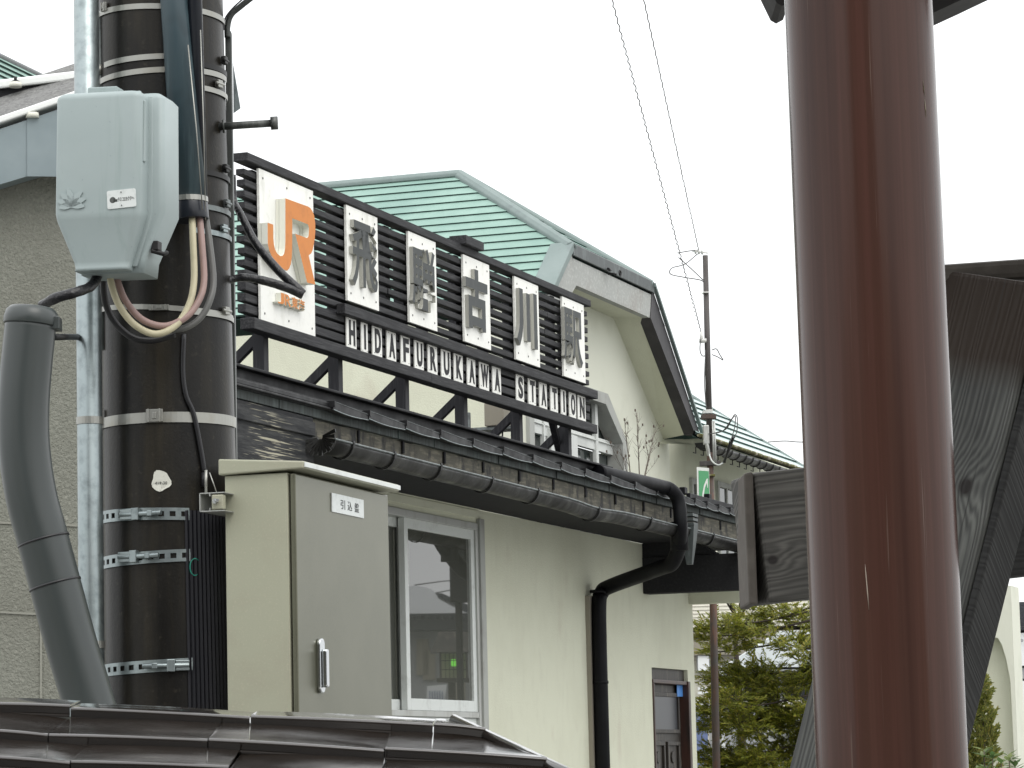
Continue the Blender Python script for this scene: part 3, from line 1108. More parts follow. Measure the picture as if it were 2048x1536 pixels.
zRid = zE + (sM - sA) * SL
R3 = W(sM, dR, zRid)
back = -9.0
poly = [W(sM, back, zRid), R3, W(sA, dO, zE), W(sE, dO, zRk), W(sE, back, zRk)]
down = V((poly[3] - poly[2])).normalized()
mb = MB()
stepped(mb, poly, down, [i / 17 for i in range(18)], .012)
# hip slope at the front and the far slope
stepped(mb, [R3, W(sB, dO, zE), W(sA, dO, zE)], (W(sM, dO, zE) - R3).normalized(), [i / 9 for i in range(10)], .012)
sC2, zC2 = sdz(on_d(1400, 872, dO))[0], on_d(1400, 872, dO).z
poly2 = [W(sM, back, zRid), W(sC2, back, zC2), W(sC2, dO, zC2), W(sB, dO, zE), R3]
stepped(mb, poly2, (W(sC2, dO, zC2) - W(sB, dO, zE)).normalized(), [i / 17 for i in range(18)], .012)
rf = mb.build('roof', ['roof_green', 'roof_seam'], main)
# ridge and hip caps
mb = MB()


def cap(a, b_, w, h, up):
    a, b_ = V(a), V(b_)
    t = (b_ - a).normalized()
    sd = t.cross(V(up)).normalized()
    u = sd.cross(t)
    prof = [(-w, -h * .9), (-w, -h * .2), (-w * .55, h * .45), (0, h * .7), (w * .55, h * .45), (w, -h * .2), (w, -h * .9)]
    mb.loft([[p + sd * x + u * y for x, y in prof] for p in (a, b_)], 0, False)


cap(W(sM, back, zRid + .012), R3 + Z * .012, .055, .042, Z)
cap(R3 + Z * .012, W(sA, dO, zE + .02), .055, .042, Z)
cap(R3 + Z * .012, W(sB, dO, zE + .02), .055, .042, Z)
mb.build('ridge_cap', ['roof_trim'], rf, bevel=.008)
# edge flashings
mb = MB()
mb.hexa([W(sA - .01, dO + .001, zE - .06), W(sB + .02, dO + .001, zE - .06), W(sB + .02, dO + .02, zE - .06), W(sA - .01, dO + .02, zE - .06),
         W(sA - .01, dO + .001, zE + .045), W(sB + .02, dO + .001, zE + .045), W(sB + .02, dO + .02, zE + .03), W(sA - .01, dO + .02, zE + .03)])
mb.build('front_flashing', ['roof_flash'], rf, bevel=.004)
dn = (W(sE, dO, zRk) - W(sA, dO, zE)).normalized()
nr_ = V((-dn.dot(Z), 0, 0))
upn = (Z - dn * dn.dot(Z)).normalized()
mb = MB()
a, b_ = W(sA + .02, dO - .17, zE + .03), W(sE, dO - .17, zRk + .014)
mb.box(a - upn * .03, b_ - a, N * .19, upn * .055)
mb.build('rake_flashing', ['roof_trim'], rf, bevel=.006)
# plaster barge boards on the front plane
uD = .20
mb = MB()
ia = W(sA + .10, dO, zE - .075 - uD)
ib = W(sB - .07, dO, zE - .075 - uD)
thk = N * -.05
mb.prism([W(sA, dO, zE - .076), W(sA + .10, dO, zE - .076 - uD), W(sB - .08, dO, zE - .076 - uD), W(sB, dO, zE - .076)], N * -.06)
e0 = W(sE, dO, zRk)
mb.prism([W(sA, dO, zE - .03), W(sA + .099, dO, zE - .076 - uD), W(sE + .14, dO, zRk - .16), W(sE, dO, zRk - .03)], N * -.06)
mb.build('barge_board', ['gray_plaster'], main)
mb = MB()
q0, q1 = W(sB + .005, dO + .006, zE - .02), W(sC2, dO + .006, zC2)
i0, i1 = W(sB - .075, dO + .006, zE - .076 - uD), W(sdz(on_d(1389, 872, dO))[0], dO + .006, zC2 - .0)
mb.prism([q0, i0, i1, q1], N * -.10)
mb.build('far_barge', ['dark_barge'], main)
mb = MB()
mb.box(q0 + (W(sB, dO, zE) - q0) * 0 + Z * .012, q1 - q0, N * .03, Z * .03)
mb.build('far_flashing', ['roof_trim'], rf)
# gable wall, soffit
mb = MB()
zW1 = zE - .076 - uD + .02
sfar = sx(1640, 960, dG)


def zfar(s):
    return zE - (s - sB) * (zE - zC2) / (sC2 - sB) - .22


pw = [W(sW0, dG, 0), W(sW1 + .4, dG, 0), W(sW1 + .4, dG, zC2 - .05), W(sC2 - .02, dG, zC2 - .03), W(sB - .12, dG, zW1), W(sA + .15, dG, zW1), W(sW0, dG, zE - (sA - sW0) * SL - .12 if sW0 < sA else zW1)]
# window opening cut by building the wall from pieces
oS0, oS1 = sx(1052, 850, dG), sx(1247, 880, dG)
oz1 = on_d(1171, 776, dG).z
oz1b = on_d(1208, 787, dG).z
oz2 = on_d(1246, 883, dG).z
osh = sx(1209, 787, dG)
osl = oS0 + (oS1 - osh)
ozm = (oz1 + oz1b) / 2
zlow = 3.0
ztopL = zE - (sA - sW0) * SL - .12
mb.prism([W(sW0, dG, 0), W(oS0, dG, 0), W(oS0, dG, oz2), W(osl, dG, ozm), W(osl, dG, zW1 if osl > sA else zW1 - .3), W(sW0, dG, ztopL)], N * -.2)
mb.prism([W(osl, dG, ozm), W(osh, dG, ozm), W(osh, dG, zW1), W(osl, dG, zW1)], N * -.2)
mb.prism([W(osh, dG, ozm), W(oS1, dG, oz2), W(oS1, dG, 0), W(sW1 + .4, dG, 0), W(sW1 + .4, dG, zC2 - .04), W(sC2 - .05, dG, zC2 - .03), W(sB - .12, dG, zW1), W(osh, dG, zW1)], N * -.2)
mb.prism([W(oS0, dG, 0), W(oS1, dG, 0), W(oS1, dG, zlow), W(oS0, dG, zlow)], N * -.2)
mb.build('gable_wall', ['white_plaster'], main)
mb = MB()
mb.boxf(sW0, sW0 + .15, -9, dG - .2, 0, ztopL - .05)
mb.build('side_wall', ['cream_plaster'], main)
mb = MB()
zs_ = zE - .076 - uD
mb.poly([W(sA + .10, dO - .058, zs_ + .004), W(sB - .08, dO - .058, zs_ + .004), W(sB - .12, dG, zs_ + .015), W(sA + .14, dG, zs_ + .015)])
mb.poly([W(sB - .08, dO - .058, zs_ + .004), i1 - N * .09, W(sC2 - .10, dG, zC2 - .02), W(sB - .12, dG, zs_ + .015)])
mb.poly([W(sA + .10, dO - .058, zs_ + .004), W(sE + .14, dO - .058, zRk - .155), W(sE + .18, dG, zRk - .14), W(sA + .14, dG, zs_ + .015)])
mb.poly([W(sC2 - .10, dG + .001, zC2 - .02), W(sC2 + .02, dO - .06, zC2 - .02), W(sC2 + .02, dO - .06, zC2 - .07), W(sC2 - .25, dG + .001, zC2 - .07)])
mb.build('soffit', ['cream_plaster'], main)
mb = MB()
hk = on_d(1216, 548, dO + .02)
mb.tube([hk, hk + N * .05, hk + N * .07 - Z * .01], .008, 8)
ring = [hk + N * .10 + (F * math.cos(t) + Z * math.sin(t)) * .022 for t in [2 * math.pi * j / 16 for j in range(17)]]
mb.tube(ring, .006, 8)
mb.tube([hk + N * .02 + Z * .03, hk - F * .06 + N * .02 + Z * .03], .012, 8)
mb.build('ring_hook', ['bolt_black'], main)
# window: surround, upper lights, pale band, lower lights
sw = MB()
out = [W(oS0, dG + .03, zlow), W(oS0, dG + .03, oz2), W(osl, dG + .03, ozm), W(osh, dG + .03, ozm), W(oS1, dG + .03, oz2), W(oS1, dG + .03, zlow)]
iw = .11
inn = [W(oS0 + iw, dG + .03, zlow), W(oS0 + iw, dG + .03, oz2 - .03), W(osl + iw * .6, dG + .03, ozm - .09), W(osh - iw * .6, dG + .03, ozm - .09), W(oS1 - iw, dG + .03, oz2 - .03), W(oS1 - iw, dG + .03, zlow)]
for k in range(5):
    sw.prism([out[k], out[k + 1], inn[k + 1], inn[k]], N * -.14)
gw = sw.build('window', ['window_surround'], main)
mb = MB()
zb_1, zb_0 = on_d(1190, 868, dG).z, on_d(1190, 895, dG).z
mb.boxf(oS0 + iw, oS1 - iw, dG - .10, dG - .06, zb_0, zb_1)
mb.boxf(oS0 + iw, oS1 - iw, dG - .10, dG - .045, zb_0 + .075, zb_0 + .085)
for x in (1058, 1110, 1150):
    s0 = sx(x, 880, dG)
    mb.boxf(s0, s0 + .16, dG - .11, dG - .03, zlow, zb_0 + .06)
for x in (1086, 1192, 1190):
    s0 = sx(x, 830, dG - .05)
    mb.boxf(s0, s0 + .035, dG - .08, dG - .045, zlow, ozm - .06)
mb.build('frame', ['siding_white'], gw, bevel=.003)
mb = MB()
mb.boxf(oS0 + .02, oS1 - .02, dG - .125, dG - .115, zlow, zb_0)
mb.poly([W(oS0 + .02, dG - .12, zb_1), W(oS1 - .02, dG - .12, zb_1), W(osh - .01, dG - .12, ozm - .02), W(osl + .01, dG - .12, ozm - .02)])
mb.build('pane', ['glass_far'], gw)
mb = MB()
mb.boxf(oS0 + .02, oS1 - .02, dG - .19, dG - .18, zlow, zb_0)
mb.build('curtain', ['curtain'], gw)
# outdoor unit on the wall bracket, seen under the sign
ou = thing('outdoor_unit', 'small beige wall box on a bracket below the station sign', 'wall box', W(sx(1000, 850, -.6), -.75, 3.5))
c0 = on_d(1000, 832, -.55)
mb = MB()
mb.cbox(c0, F * .26, N * .14, Z * .16)
mb.build('casing', ['far_beige'], ou, bevel=.006)
mb = MB()
mb.cbox(c0 - Z * .092 - N * .05, F * .20, N * .34, Z * .02)
mb.cbox(c0 - Z * .04 - N * .20 - F * .1, F * .03, N * .03, Z * .13)
mb.build('bracket', ['galv_dark'], ou)
mb = MB()
mb.tube(smooth_path([c0 - Z * .08 + F * .05, c0 - Z * .16 + F * .04, c0 - Z * .24 + F * .06, c0 - Z * .34 + F * .02]), .006, 6)
mb.build('lead', ['cable_black'], ou)

# ------------------------------------------------ long wing of the station beyond the gable
wing = thing('station_wing', 'far station wing with mossy green roof edge and small windows right of the gable', 'building', W(sW1 + 2, dG - .3, 0))
dW_ = dG - .25
dWe = dW_ + .62
sw0, sw1 = sW1 - .1, sx(1640, 960, dW_) + 1.5
zwe = zl(dWe, (1430, 886), (1560, 945))
mb = MB()
mb.boxf(sw0, sw1, dW_ - .2, dW_, on_d(1400, 1060, dW_).z, zwe + .34)
mb.build('wall', ['cream_plaster'], wing)
eL, eR = W(sw0 + .02, dWe, zwe + .06), W(sx(1615, 950, dWe) + .25, dWe, zwe + .06)
slp = .62


def roof_hit(px, py):
    p = W(0, dWe, zwe + .06)
    n = (N * slp + Z).normalized()
    return on_plane(px, py, p, n)


tl = roof_hit(1398, 802)
tr = roof_hit(1500, 866)
mb = MB()
poly = [eL, eR, tr, tl, tl - F * .8]
dwn = (N - Z * slp).normalized()
stepped(mb, poly, dwn, [i / 7 for i in range(8)], .016)
wr = mb.build('roof', ['roof_wet', 'roof_seam'], wing)
mb = MB()
hipd = (eR - tl).normalized()
mb.tube([tl - hipd * .2, eR], .022, 8)
mb.build('hip_cap', ['roof_trim'], wr)
mb = MB()
rings = []
nn = 40
for k in range(nn + 1):
    s = sdz(eL)[0] + (sdz(eR)[0] - sdz(eL)[0]) * k / nn
    w_ = .026 + .016 * noise.noise(V((s * 9, 2, 1)))
    rings.append([W(s, dWe + .04 + w_ * math.cos(t), zwe + .045 + w_ * .7 * math.sin(t)) for t in [2 * math.pi * j / 9 for j in range(9)]])
mb.loft(rings, 0)
mb.build('moss_edge', ['moss'], wr)
mb = MB()
rings = []
for k in range(nn + 1):
    s = sdz(eL)[0] + (sdz(eR)[0] - sdz(eL)[0]) * k / nn
    rings.append([W(s, dWe + .05 + .055 * math.cos(t), zwe - .02 + .055 * math.sin(t)) for t in [math.pi + math.pi * j / 8 for j in range(9)]])
mb.loft(rings, 0)
g2 = mb.build('gutter', ['gutter_metal'], wing)
for k in range(14):
    s = sdz(eL)[0] + .1 + k * .235
    mb = MB()
    pth = [W(s - .10, dWe - .02, zwe - .10), W(s - .02, dWe - .02, zwe - .10), W(s - .02, dWe - .02, zwe - .05)] + [W(s, dWe + .05 + .06 * math.cos(t), zwe - .02 + .06 * math.sin(t)) for t in [math.pi + math.pi * j / 6 for j in range(7)]]
    mb.tube(pth, .0045, 6)
    mb.build('gutter_bracket', ['bolt_black'], g2)
for (x0, x1, y0) in ((1379, 1402, 962), (1431, 1470, 968)):
    s0, s1 = sx(x0, 990, dW_), sx(x1, 990, dW_)
    z1 = on_d(x0, y0 - 6, dW_).z
    mb = MB()
    f = .05
    mb.boxf(s0, s1, dW_, dW_ + .03, z1 - f, z1)
    mb.boxf(s0, s0 + f, dW_, dW_ + .03, z1 - .9, z1 - f)
    mb.boxf(s1 - f, s1, dW_, dW_ + .03, z1 - .9, z1 - f)
    mb.boxf((s0 + s1) / 2 - .02, (s0 + s1) / 2 + .02, dW_, dW_ + .02, z1 - .9, z1 - f)
    wo = mb.build('window', ['window_surround'], wing)
    mb = MB()
    mb.boxf(s0 + f, s1 - f, dW_ + .001, dW_ + .008, z1 - .9, z1 - f)
    mb.build('pane', ['glass_far'], wo)

# ------------------------------------------------ another green roof far left, behind the grey house
rear = thing('green_roofed_hall', 'far green ribbed roof just showing above the grey house roof', 'building', on_y(30, 1500, 40) * 1)
rear.location.z = 0
mb = MB()
a, b_ = on_y(-700, -210, 31), on_y(180, 200, 47)
_k = on_y(-60, 84, 40)
a = _k + (_k - b_) * 1.1
c_, d_ = on_y(160, 330, 44), on_y(-120, 330, 36)
poly = [_k, b_, c_, d_]
nn_ = (poly[1] - poly[0]).cross(poly[3] - poly[0]).normalized()
c_ = on_plane(165, 420, _k, nn_)
d_ = c_ + (a - b_)
dwn = nn_.cross((b_ - a).normalized())
dwn = dwn if dwn.z < 0 else -dwn
stepped(mb, [a, b_, c_, d_], dwn, [i / 24 for i in range(25)], .035)
rr = mb.build('roof', ['roof_green', 'roof_seam'], rear)
mb = MB()
mb.tube([a, b_], .045, 8)
mb.build('ridge_cap', ['roof_flash'], rr)
mb = MB()
inw = V(((b_ - c_).x, (b_ - c_).y, 0)).normalized() * .5
w0_, w1_ = c_ + inw, d_ + inw
q_ = [V((w0_.x, w0_.y, 0)), V((w1_.x, w1_.y, 0)), V((w1_.x, w1_.y, d_.z - .1)), V((w0_.x, w0_.y, c_.z - .1))]
mb.prism(q_, inw * 14)
mb.build('wall', ['far_cream'], rear)
# ================================================================== UTILITY POLE
YP = 7.9
top = (on_y(196, -40, YP) + on_y(444, -40, YP)) / 2
mid = (on_y(205, 850, YP) + on_y(469, 850, YP)) / 2
rt = (on_y(444, -40, YP) - on_y(196, -40, YP)).length / 2
rm = (on_y(469, 850, YP) - on_y(205, 850, YP)).length / 2
axd = (top - mid) / (top.z - mid.z)


def pax(z):
    return mid + axd * (z - mid.z)


def prad(z):
    return rm + (rt - rm) * (z - mid.z) / (top.z - mid.z)


def py_z(py):
    return on_y(330, py, YP - .16).z


pole = thing('utility_pole', 'thick dark concrete utility pole wrapped with steel bands in front of the grey house', 'utility pole', V((pax(0).x, pax(0).y, 0)))
mb = MB()
zs = [0, .5, 1, 1.5, 2, 2.5, 3, 3.5, 4, 5, 6, 7]
mb.loft([[pax(z) + V((math.cos(t), math.sin(t), 0)) * prad(z) for t in [2 * math.pi * j / 64 for j in range(64)]] for z in zs], 0)
mb.build('shaft', ['wet_concrete'], pole)


def band(py, h, tilt=(0, 0), mi='steel_band', name='steel_band', off=.003, a0=180, a1=360, holes=None, build=True, th=.0015):
    """strap round the pole; angle 270 faces the camera"""
    zc = py_z(py)
    mb = MB()
    n = 40
    rings = []
    for k in range(n + 1):
        a = R(a0 + (a1 - a0) * k / n)
        rr = prad(zc) + off
        dz = tilt[0] * math.cos(a) + tilt[1] * math.sin(a)
        base = pax(zc) + V((math.cos(a), math.sin(a), 0)) * rr + Z * dz
        dirv = V((math.cos(a), math.sin(a), 0))
        rings.append([base - Z * h / 2, base - Z * h / 2 + dirv * th, base + Z * h / 2 + dirv * th, base + Z * h / 2])
    mb.loft(rings, 0, False)
    if build:
        return mb.build(name, [mi], pole)
    return mb


def pole_pt(px, py, off=0.0):
    """point on the pole surface (plus off) under a pixel"""
    r = ray(px, py)
    z = py_z(py)
    for _ in range(4):
        c = pax(z)
        rr = prad(z) + off
        ox, oy = CAM.x - c.x, CAM.y - c.y
        a = r.x * r.x + r.y * r.y
        b_ = 2 * (ox * r.x + oy * r.y)
        cc = ox * ox + oy * oy - rr * rr
        dd = max(b_ * b_ - 4 * a * cc, 0)
        t = (-b_ - math.sqrt(dd)) / (2 * a)
        p = CAM + r * t
        z = p.z
    return p


def surf_dirs(p):
    c = pax(p.z)
    n = V((p.x - c.x, p.y - c.y, 0)).normalized()
    return n, Z.cross(n)


def buckle(px, py, w, h, parent, mname='steel_band', name='buckle', off=.006):
    p = pole_pt(px, py, off)
    n, t = surf_dirs(p)
    mb = MB()
    mb.cbox(p, t * w, n * .006, Z * h)
    mb.cbox(p + t * w * .32 + n * .004, t * w * .10, n * .004, Z * h * 1.05)
    mb.cbox(p - t * w * .36 + n * .004, t * w * .10, n * .004, Z * h * 1.05)
    mb.cbox(p + n * .004, t * w * .25, n * .003, Z * h * .5)
    mb.build(name, [mname], parent, bevel=.0012)


b1 = band(12, .014, (-.006, 0))
buckle(208, 14, .020, .022, b1)
b2 = band(113, .014, (.004, 0), a0=215, a1=300)
b3 = band(140, .014, (.006, 0))
b4 = band(835, .026)
buckle(309, 831, .042, .032, b4)
buckle(203, 838, .006, .045, b4)
b5 = band(612, .013, (-.012, .004))
buckle(318, 615, .05, .014, b5)


def pband(py, flip, tx, tilt):
    z = py_z(py)
    a0, a1 = 196, 292
    h = .030
    off = .003
    mb = MB()
    n = 48
    cells = []

    def pt(a, zz, o):
        a = R(a)
        rr = prad(z) + off + o
        return pax(z) + V((math.cos(a), math.sin(a), 0)) * rr + Z * (zz + tilt * math.cos(a))
    # rails above and below, web bars between: real openings
    rails = [(-h / 2, -h * .21), (h * .21, h / 2)]
    for q0, q1 in rails:
        mb.loft([[pt(a0 + (a1 - a0) * k / n, q0, 0), pt(a0 + (a1 - a0) * k / n, q0, .002), pt(a0 + (a1 - a0) * k / n, q1, .002), pt(a0 + (a1 - a0) * k / n, q1, 0)] for k in range(n + 1)], 0, False)
    a = a0
    while a < a1:
        w = 4.6
        mb.loft([[pt(a + w * j, -h * .21, 0), pt(a + w * j, -h * .21, .002), pt(a + w * j, h * .21, .002), pt(a + w * j, h * .21, 0)] for j in (0, .5, 1)], 0, False)
        a += 9.4
    bo = mb.build('perforated_band', ['galv'], pole)
    # tension bolt and lug
    p = pole_pt(tx, py, .010)
    nn, t = surf_dirs(p)
    mb = MB()
    mb.cbox(p, t * .020, nn * .016, Z * (h * 1.0))
    mb.cbox(p + t * (.04 * flip) + nn * .0, t * .014, nn * .014, Z * .014)
    mb.tube([p - t * .045 * flip, p + t * .07 * flip], .0065, 10)
    mb.cbox(p - t * .028 * flip, t * .034, nn * .006, Z * h * .85)
    mb.build('tension_bolt', ['galv'], bo, bevel=.0015)


pband(1028, 1, 272, -.004)
pband(1113, 1, 268, .006)
pband(1331, -1, 342, .006)
# small clips on the far right of the pole
for (x, y, w, m_) in ((441, 121, .024, 'bolt_black'), (430, 168, .034, 'steel_band'), (444, 337, .045, 'bolt_black'), (446, 407, .045, 'galv_dark'), (440, 457, .050, 'galv'), (444, 622, .05, 'steel_band')):
    zc = py_z(y)
    bo = band(y, .013, (-.004, 0), m_, 'clip_band', .004, 300, 372)
    p = pole_pt(x + 8, y, .008)
    nn, t = surf_dirs(p)
    mb = MB()
    mb.cbox(p, t * .022, nn * .012, Z * .020)
    mb.tube([p - t * .02 + nn * .004, p + t * .02 + nn * .004], .004, 8)
    mb.build('clip', [m_], bo, bevel=.0015)
# step bolt
p = pole_pt(440, 253, 0)
q = on_y(551, 246, p.y)
mb = MB()
mb.tube([p - (q - p).normalized() * .02, q], .0095, 14)
dq = (q - p).normalized()
mb.tube([q - dq * .012, q + dq * .006], .017, 14)
mb.tube([p + dq * .006, p + dq * .012], .017, 6)
mb.build('step_bolt', ['bar_gray'], pole)
# old tag left on the surface
mb = MB()
pts = []
for k in range(22):
    a = 2 * math.pi * k / 22
    rr = 1 + .10 * math.sin(3 * a + 1) + .06 * math.sin(5 * a)
    pts.append(pole_pt(322 + 19 * rr * math.cos(a), 962 + 21 * rr * math.sin(a), .0008))
nn, t = surf_dirs(pole_pt(322, 962))
mb.prism(pts, nn * .0012)
to = mb.build('round_tag', ['tag_white'], pole)
mb = MB()
p = pole_pt(310, 969, .0022)
add_text(mb, '419-30', p, t, Z, nn, .030, .007, .0006, 0, 0)
mb.build('tag_lettering', ['bar_gray'], to)
# black ribbed sheet on the right side
mb = MB()
z1, z0 = py_z(1022), .9
n = 46
rings = []
for k in range(n + 1):
    a = R(288 + 84 * k / n)
    o = .004 + .0035 * (k % 2)
    rings.append([pax(z) + V((math.cos(a), math.sin(a), 0)) * (prad(z) + q_) for z, q_ in ((z0, o), (z1, o), (z1, .001), (z0, .001))])
mb.loft(rings, 0, False)
mb.build('ribbed_sheet', ['rubber_sheet'], pole)
mb = MB()
ring = [pole_pt(390 + 10 * math.cos(t_), 1134 + 17 * math.sin(t_), .006) for t_ in [R(60 + 250 * j / 14) for j in range(15)]]
mb.tube(ring, .0016, 6)
mb.build('wire_loop', ['green_wire'], pole)
# flat bar standing on the right of the pole, bent rod on top, grey plate behind
bar = thing('cable_riser', 'slim grey steel bar running up the right side of the utility pole', 'riser', on_y(472, 1500, 7.95))
bar.location.z = 0
Yb = 7.95
mb = MB()
pt_, pb_ = on_y(456, 62, Yb), on_y(474, 1500, Yb)
pb_ = pb_ + (pb_ - pt_) * (pb_.z / (pt_.z - pb_.z))
mb.box(pb_ - V((.008, 0, 0)), V((.016, 0, 0)), V((0, .03, 0)), pt_ - pb_)
mb.build('bar', ['bar_gray'], bar, bevel=.002)
mb = MB()
mb.tube(smooth_path([on_y(455, 75, Yb - .01), on_y(455, 52, Yb - .01), on_y(462, 30, Yb - .01), on_y(482, 12, Yb - .01), on_y(520, -18, Yb - .01)]), .008, 8)
mb.build('bent_rod', ['bar_gray'], bar)
mb = MB()
mb.tube(smooth_path([on_y(447, 60, Yb - .03), on_y(450, 38, Yb - .03), on_y(464, 18, Yb - .03), on_y(492, -8, Yb - .03)]), .0022, 6)
mb.build('thin_wire', ['cable_black'], bar)
mb = MB()
mb.prism([on_y(466, 126, 8.05), on_y(481, 216, 8.05), on_y(467, 226, 8.05)], V((0, .004, 0)))
mb.build('gray_plate', ['galv'], bar)
# galvanised conduit on the left
cond = thing('steel_conduit', 'galvanised steel conduit strapped to the left of the utility pole', 'conduit', on_y(180, 1500, 7.75))
cond.location.z = 0
Yc = 7.74
ct, cb = on_y(172, -60, Yc), on_y(184, 1400, Yc)
cr_ = .0315
cdn = (ct - cb) / (ct.z - cb.z)
mb = MB()
mb.tube([cb - cdn * cb.z, cb, ct + cdn * 1.5], cr_, 28)
mb.build('pipe', ['galv'], cond)
for y in (842, 1290):
    zc = on_y(180, y, Yc).z
    c0 = cb + cdn * (zc - cb.z)
    mb = MB()
    mb.loft([[c0 + V((math.cos(t), math.sin(t), 0)) * (cr_ + o) + Z * zz for t in [2 * math.pi * j / 28 for j in range(28)]] for zz, o in ((-.009, .0), (-.009, .0022), (.009, .0022), (.009, .0))], 0, False)
    mb.build('strap', ['steel_band'], cond)
c2 = thing('thin_conduit', 'thin grey conduit squeezed between the steel conduit and the utility pole', 'conduit', on_y(200, 1500, 7.86))
c2.location.z = 0
mb = MB()
a, b_ = on_y(199, 26, 7.84), on_y(206, 700, 7.84)
mb.tube([b_, a], .0085, 12)
mb.tube([on_y(199, 150, 7.84), on_y(199, 130, 7.84)], .011, 12, 1)
mb.build('tube', ['galv_dark', 'steel_band'], c2)
# cable guards (blue tube with cap, black one beside it)
gd = thing('cable_guard', 'dark blue plastic cable guard tube with open lower end on the utility pole', 'cable guard', on_y(380, 440, 7.66))
a, b_ = on_y(345, -40, 7.70), on_y(381, 408, 7.68)
a = a + (a - b_) * 1.5
mb = MB()
mb.tube([b_, b_ + (a - b_) * .4, a], [.041, .034, .033], 26)
mb.build('tube', ['guard_blue'], gd)
mb = MB()
dd_ = (a - b_).normalized()
e_ = b_ - dd_ * .042
mb.tube([e_, b_ + dd_ * .006], .043, 26)
mb.build('end_cap', ['guard_black'], gd, bevel=.003)
mb = MB()
mb.loft([[b_ + dd_ * q_ + (p_ - b_) for p_ in [b_ + V((math.cos(t), math.sin(t), 0)) * rr for t in [2 * math.pi * j / 26 for j in range(26)]]] for q_, rr in ((.004, .0435), (.004, .0445), (.017, .0445), (.017, .0425))], 0, False)
mb.build('steel_strap', ['steel_band'], gd)
g2_ = thing('black_guard_tube', 'thin black cable guard tube beside the blue one on the utility pole', 'cable guard', on_y(400, 430, 7.68))
mb = MB()
a, b_ = on_y(388, -40, 7.70), on_y(401, 432, 7.70)
a = a + (a - b_) * 1.5
mb.tube([b_, a], .019, 18)
mb.build('tube', ['guard_black'], g2_)
mb = MB()
mb.tube([on_y(376, 90, 7.655), on_y(392, 250, 7.645), on_y(405, 420, 7.64)], .0016, 6)
mb.tube([on_y(401, 60, 7.66), on_y(407, 250, 7.66), on_y(411, 440, 7.66)], .0016, 6)
mb.build('tie_wire', ['steel_band'], g2_)
# looping cables
LOOPS = [('cable_cream', 'thick cream cable looping under the grey junction box', [(384, 432, 7.66), (386, 480, 7.64), (388, 560, 7.62), (378, 610, 7.60), (352, 650, 7.58), (312, 668, 7.56), (270, 650, 7.55), (238, 610, 7.54), (222, 565, 7.53), (220, 535, 7.52)], .0085),
         ('cable_pink', 'dull pink cable looping inside the cream cable under the box', [(399, 432, 7.67), (404, 490, 7.65), (408, 560, 7.63), (398, 600, 7.61), (372, 634, 7.59), (330, 652, 7.575), (286, 640, 7.565), (254, 606, 7.555), (236, 565, 7.545), (232, 535, 7.54)], .0085),
         ('cable_gray', 'grey cable looping outermost on the right below the cable guard', [(411, 430, 7.69), (420, 490, 7.67), (427, 560, 7.65), (420, 600, 7.63), (402, 634, 7.62), (372, 655, 7.61), (330, 662, 7.60)], .0080),
         ('cable_black', 'black cable hanging behind the cream cable left of the loop', [(207, 535, 7.56), (207, 580, 7.58), (214, 615, 7.60), (234, 650, 7.61), (268, 676, 7.62), (310, 680, 7.63), (350, 668, 7.64)], .0085)]
for mname, lab, pts, r in LOOPS:
    mb = MB()
    mb.tube(smooth_path([on_y(*p) for p in pts], 8), r * 1.0, 14)
    tag(mb.build('loop_cable', [mname], None, org=on_y(*pts[0])), lab, 'cable', 'cables looping below the junction box')
# taped cable from the duct to the box, taped bundles in front of the sign
mb = MB()
pth = smooth_path([on_y(*p) for p in ((84, 612, 7.45), (112, 596, 7.42), (150, 585, 7.42), (182, 572, 7.46), (196, 550, 7.50), (200, 530, 7.52))], 8)
mb.tube(pth, [.0125 + .0022 * noise.noise(p * 40) for p in pth], 14)
tag(mb.build('taped_cable', ['tape_black'], None, org=pth[0]), 'black taped cable bridging the grey duct and the junction box', 'cable')
mb = MB()
pth = smooth_path([on_y(*p) for p in ((466, 350, 8.03), (468, 400, 8.03), (482, 430, 8.0), (512, 487, 7.97), (556, 540, 7.94), (592, 574, 7.92), (606, 588, 7.92))], 8)
mb.tube(pth, [.0075 + .0040 * min(1, k / 30) for k in range(len(pth))], 14)
pth2 = smooth_path([on_y(*p) for p in ((606, 589, 7.92), (575, 576, 7.91), (530, 562, 7.9), (490, 555, 7.9), (460, 560, 7.9), (436, 572, 7.86), (420, 590, 7.82))], 8)
mb.tube(pth2, [.0125 - .0045 * min(1, k / 46) + .0012 * noise.noise(p * 60) for k, p in enumerate(pth2)], 14)
tag(mb.build('drop_cable', ['tape_black'], None, org=pth[0]), 'black taped drop cable bent back in a V in front of the orange emblem', 'cable')
mb = MB()
pth = smooth_path([pole_pt(x, y, .008) for x, y in ((368, 668), (366, 740), (372, 790), (388, 830), (402, 900), (409, 945))], 6)
mb.tube(pth, .006, 10)
e = pth[-1]
mb.tube([e, e - Z * .035], .0085, 10)
tag(mb.build('down_cable', ['cable_black'], None, org=pth[0]), 'thin black cable hanging down the face of the utility pole', 'cable')
# ------------------------------------------------ grey junction box
jc = on_y(196, 538, 7.40)
yaw = R(-13)
jbx = thing('junction_box', 'pale grey plastic junction box with tapered bottom on the utility pole', 'junction box', jc)
bx = V((math.cos(yaw), math.sin(yaw), 0))
bo_ = V((math.sin(yaw), -math.cos(yaw), 0))
rollm = Matrix.Rotation(R(-1.2), 3, bo_)
bx, bz = rollm @ bx, rollm @ Z


def jl(x, y, z):
    return jc + bx * x + bo_ * y + bz * z


WJ, HJ = .108, .428


def ringj(z, x0, x1, y0, y1, r):
    return [jl(x, y, z) for x, y in rrect(x0, x1, y0, y1, r, 5)]


